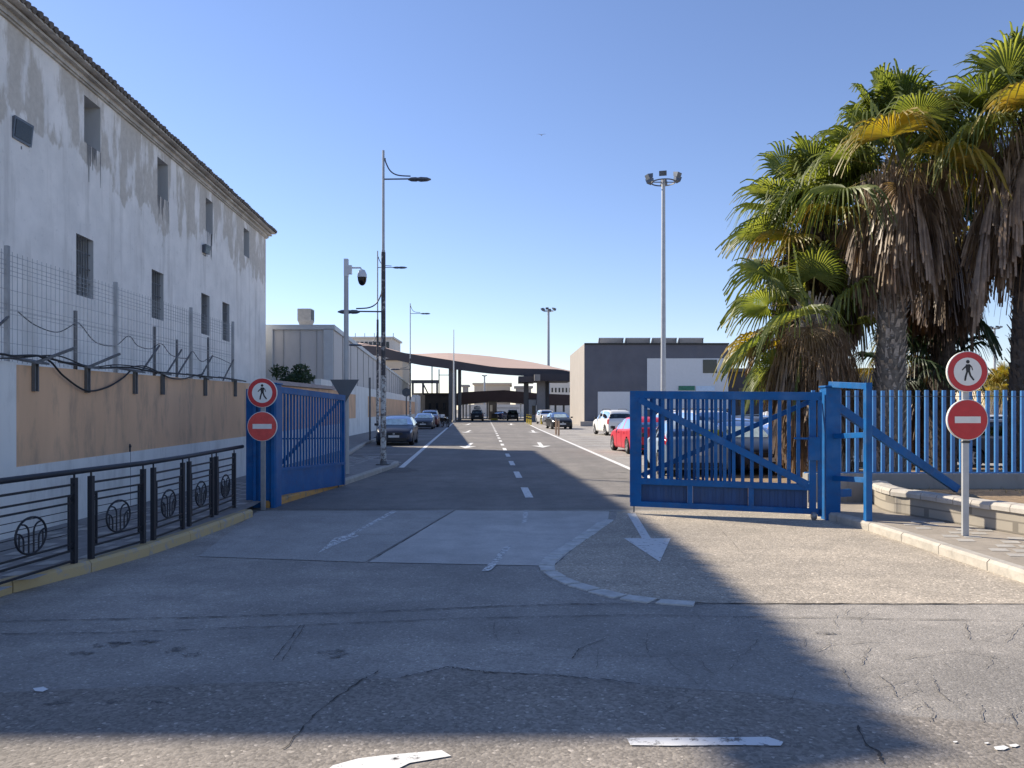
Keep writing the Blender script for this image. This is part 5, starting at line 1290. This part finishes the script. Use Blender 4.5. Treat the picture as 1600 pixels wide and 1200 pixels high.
    b.build('wheel_arch', M['trim'], root)
    xf = .5*L_; bz = .50 if kind == 'hatch' else .62
    b = MB(); b.box(xf-.05, xf+.012, -.42, .42, bz+.02, bz+.14); b.box(xf-.08, xf+.006, -.60, .60, bz-.27, bz-.12); b.box(xf-.17,xf-.02,-.70,-.52,bz-.2,bz-.06); b.box(xf-.17,xf-.02,.52,.70,bz-.2,bz-.06); b.build('grille', M['trim'], root, .01)
    b = MB(); b.box(xf+.006, xf+.022, -.26, .26, bz-.10, bz+.01); b.build('number_plate', M['plate'], root)
    b = MB(); b.box(xf+.012, xf+.024, -.05, .05, bz+.04, bz+.12); b.build('badge', M['rim'], root)
    rz_ = .58 if kind == 'hatch' else .70
    b = MB(); b.box(-xf-.022, -xf-.004, -.26, .26, rz_, rz_+.11); b.build('number_plate', M['plate'], root)
    b = MB(); b.box(-xf-.01, -xf+.12, -.62, .62, .26 if kind == 'hatch' else .36, .40 if kind == 'hatch' else .52); b.build('rear_bumper', M['trim'], root, .02)
    for sg_ in (-1, 1):
        b = MB(); x_ = (.5-.345)*L_; y_ = sg_*.93; b.add([(x_+.1,y_,zb_+.0),(x_+.1,y_+sg_*.18,zb_+.01),(x_+.08,y_+sg_*.18,zb_+.13),(x_+.08,y_,zb_+.12),(x_-.08,y_,zb_),(x_-.06,y_+sg_*.17,zb_+.01),(x_-.06,y_+sg_*.17,zb_+.13),(x_-.08,y_,zb_+.12)], [(0,1,2,3),(7,6,5,4),(0,4,5,1),(1,5,6,2),(2,6,7,3),(3,7,4,0)])
        b.build('mirror', M['trim'], root, .02)
        b = MB()
        for ux in (.385,.58,.80):
            i_ = int(np.argmin(abs(us-ux))); pp = [gridv[i_,k] for k in range(NKK) if 1.6 < kk[k] < 4.9 and all(math.hypot(gridv[i_,k][0]-ax, gridv[i_,k][2]-wr_) > ar for ax in axs)]
            if len(pp) > 2: b.tube([(p_[0], sg_*(p_[1]+.001), p_[2]) for p_ in pp], .006, 4)
        b.build('door_seam', M['trim'], root)
        b = MB()
        for ux in (.47,.68): 
            x_ = (.5-ux)*L_; b.box(x_-.1,x_+.1,sg_*.905-.02,sg_*.905+.02,zb_-.13,zb_-.10)
        b.build('door_handle', M['trim'] if pname in ('white','silver') else PAINT[pname], root)
    if kind == 'suv':
        for sg_ in (-1, 1): b = MB(); b.tube(curve([(.5,sg_*.58,1.70),(.4,sg_*.58,1.78),(-1.3,sg_*.58,1.78),(-1.45,sg_*.58,1.70)], 4), .02, 6); b.build('roof_rail', M['trim'], root)
    for ax in axs:
        for sg_ in (-1, 1):
            y_ = sg_*.80
            b = MB(); b.lathe([(wr_*.62,-.10),(wr_*.9,-.11),(wr_*.985,-.08),(wr_,0),(wr_*.985,.08),(wr_*.9,.11),(wr_*.62,.10)], (0,0,0), 28, axis='y'); wob = b.build('wheel', M['tyre'], root, loc=(ax, y_, wr_))
            b = MB(); o_ = sg_*.085; b.lathe([(wr_*.66,o_),(wr_*.60,o_+sg_*.012),(wr_*.56,o_-sg_*.03),(wr_*.56,-o_)], (0,0,0), 28, axis='y')
            for j in range(5):
                a_ = 2*math.pi*j/5; b.beam((wr_*.08*math.cos(a_), o_, wr_*.08*math.sin(a_)), (wr_*.6*math.cos(a_), o_, wr_*.6*math.sin(a_)), .05, .025, up=(0,1,0))
            b.disc_y((0,0), wr_*.15, o_-.02, o_+.02, 14); b.build('rim', M['rim'], wob)
            b = MB(); b.disc_y((0,0), wr_*.56, -o_*.1-.01, -o_*.1+.01, 20); b.build('brake_disc', M['galv_dark'], wob)
    return root
PROTO = {}
def car(kind, pname, px, D, yaw, label, group='cars parked beyond the gate', x=None, first=[0], s=1.0):
    """yaw: 0 faces the camera, 180 shows its rear"""
    if kind not in PROTO: o = make_car(kind, pname, label); PROTO[kind] = (o, PAINT[pname])
    else:
        o = copy_tree(PROTO[kind][0]); o['label'] = label
        for ch in o.children:
            if ch.name.startswith(('body','door_handle')):
                if ch.material_slots and (ch.name.startswith('body') or ch.data.materials[0] == PROTO[kind][1]):
                    ch.material_slots[0].link = 'OBJECT'; ch.material_slots[0].material = PAINT[pname]
    o['group'] = group; o.location = (pxX(px, D) if x is None else x, D, 0); o.rotation_euler = (0, 0, R(-90+yaw)); o.scale = (s,)*3
    return o
gl_ = 'cars parked along the left kerb'; gr_ = 'cars in the right hand car park'; gc_ = 'cars queued at the checkpoint'
c1 = car('hatch', 'graphite', 615, 38.6, 3, 'graphite hatchback with a silver sunshade, parked behind the nearest lamp post', gl_, x=-5.72-.1)
b = MB(); b.add([(1.0-.0,-.56,1.0),(1.0,.56,1.0),(.55,.50,1.285),(.55,-.50,1.285)], [(0,1,2,3)]); b.build('sunshade', M['sunshade'], c1)
car('hatch', 'grey', 663, 69, 3, 'grey hatchback second in line along the left kerb', gl_)
car('suv', 'maroon', 672, 77, 3, 'dark maroon car third in line, mostly behind the grey hatchback', gl_)
car('suv', 'black', 746, 116, 180, 'black car with a white roof load waiting at the left checkpoint lane', gc_)
car('suv', 'black', 801, 120, 180, 'black car in the right checkpoint lane seen from behind', gc_)
car('hatch', 'navy', 784, 133, 160, 'small dark blue car beyond the central crash block', gc_)
car('suv', 'silver', 853, 92, 8, 'silver off-roader facing the camera behind the black hatchback', gr_)
car('hatch', 'black', 873, 69, 6, 'black hatchback facing the camera near the slim brown posts', gr_, s=1.05)
car('suv', 'white', 957, 52.5, 188, 'white off-roader with dark rear window beside the red car', gr_)
car('hatch', 'red', 1001, 31.2, 185, 'bright red hatchback seen from behind left of the blue gate', gr_)
car('hatch', 'lblue', 1068, 21.4, 177, 'pale blue hatchback behind the left part of the gate bars', gr_)
car('suv', 'silver', 1105, 29, 12, 'silver off-roader facing the gate in the second row', gr_)
car('hatch', 'graphite', 1148, 21.6, 8, 'dark hatchback facing the gate bars beside the pale blue car', gr_)
car('hatch', 'black', 1290, 27, 20, 'black hatchback partly hidden behind the gate post', gr_)
car('hatch', 'white', 1236, 21.4, 200, 'white hatchback seen from behind through the right gate bars', gr_)
car('hatch', 'grey', 1160, 33, 200, 'grey hatchback in the middle row behind the gate', gr_)
car('suv', 'white', 1085, 42, 95, 'white van-like car standing crosswise in the back row', gr_)
car('hatch', 'black', 1190, 45, 100, 'black hatchback standing crosswise in the back row', gr_)
car('suv', 'silver', 1255, 38, 90, 'silver off-roader crosswise behind the white hatchback', gr_)
car('suv', 'navy', 1468, 27.5, 178, 'navy off-roader seen from behind through the blue fence', gr_)
car('hatch', 'grey', 1592, 22.6, 62, 'grey hatchback beyond the fence at the right edge', gr_)
car('hatch', 'white', 1420, 45, 92, 'white hatchback side-on far beyond the palm trunks', gr_)
car('hatch', 'silver', 1575, 42, 80, 'silver hatchback in the back row beyond the fence', gr_)
# roof load
v = P(745.5, 637.5, 117); o = empty('roof_bundle', (v.x, 117.5, 1.74), 'round pale bundle tied on the roof of the black waiting car', 'bundle'); b = MB(); b.lathe([(0,0),(.45,.02),(.55,.25),(.45,.5),(0,.62)], n=14); b.build('sack', M['pale'], o); b = MB(); b.tube([(-.5,0,.1),(0,0,.64),(.5,0,.1)], .02, 5); b.build('strap', M['black'], o)

# motorcycle
mx = pxX(695.5, 74); mc = empty('motorcycle', (mx, 74, 0), 'dark motorcycle with a pale top box parked behind the left cars', 'motorcycle', rz=R(-62))
for x_ in (-.68, .70):
    b = MB(); b.lathe([(.24,-.045),(.30,-.05),(.32,0),(.30,.05),(.24,.045)], (0,0,0), 20, axis='y'); wq = b.build('wheel', M['tyre'], mc, loc=(x_,0,.32))
    b = MB(); b.lathe([(.24,-.02),(.22,0),(.24,.02)], (0,0,0), 20, axis='y')
    for j in range(6): b.beam((0,0,0),(.23*math.cos(j*1.047),0,.23*math.sin(j*1.047)),.02,.02,up=(0,1,0))
    b.build('rim', M['rim'], wq)
b = MB(); b.tube([(.70,0,.32),(.52,0,.75),(.42,0,1.02)], .035); b.tube([(.45,0,.85),(0,0,.5),(-.3,0,.45),(-.68,0,.32)], .04); b.tube([(.45,0,.9),(-.2,0,.78),(-.7,0,.85)], .035); b.build('frame', M['trim'], mc)
b = MB(); b.lathe([(0,-.28),(.14,-.22),(.17,0),(.13,.24),(0,.3)], (.18,0,.88), 12, axis='x'); b.build('fuel_tank', PAINT['black'], mc)
b = MB(); b.box(-.2,.12,-.13,.13,.35,.62); b.build('engine', M['galv_dark'], mc, .03)
b = MB(); b.add([(.05,-.13,.86),(.05,.13,.86),(-.65,.12,.93),(-.65,-.12,.93),(.05,-.11,.8),(.05,.11,.8),(-.65,.1,.84),(-.65,-.1,.84)], [(0,1,2,3),(7,6,5,4),(0,4,5,1),(1,5,6,2),(2,6,7,3),(3,7,4,0)]); b.build('seat', M['trim'], mc, .02)
b = MB(); b.tube([(.36,-.38,1.08),(.42,-.15,1.06),(.42,.15,1.06),(.36,.38,1.08)], .02); b.build('handlebar', M['trim'], mc)
b = MB(); b.lathe([(0,0),(.09,.0),(.07,-.12),(0,-.14)], (.56,0,.92), 12, axis='x'); b.build('headlight', M['headlight'], mc)
b = MB(); b.box(-1.0,-.6,-.22,.22,.95,1.28); b.build('top_box', M['white_plastic'], mc, .03)

# gull, high in the sky
v = P(846, 211, 90); gu = empty('bird', tuple(v), 'tiny dark bird gliding high above the road', 'bird')
b = MB(); b.lathe([(0,-.18),(.05,-.1),(.06,.05),(.02,.2),(0,.24)], (0,0,0), 8, axis='y')
b.add([(0,.06,.02),(.32,.1,.14),(.62,-.04,.06),(.3,-.05,.12),(0,-.08,.02),(-.32,.1,.14),(-.62,-.04,.06),(-.3,-.05,.12)], [(0,1,3,4),(1,2,3),(0,4,7,5),(5,7,6)]); b.build('body', M['sign_back'], gu)
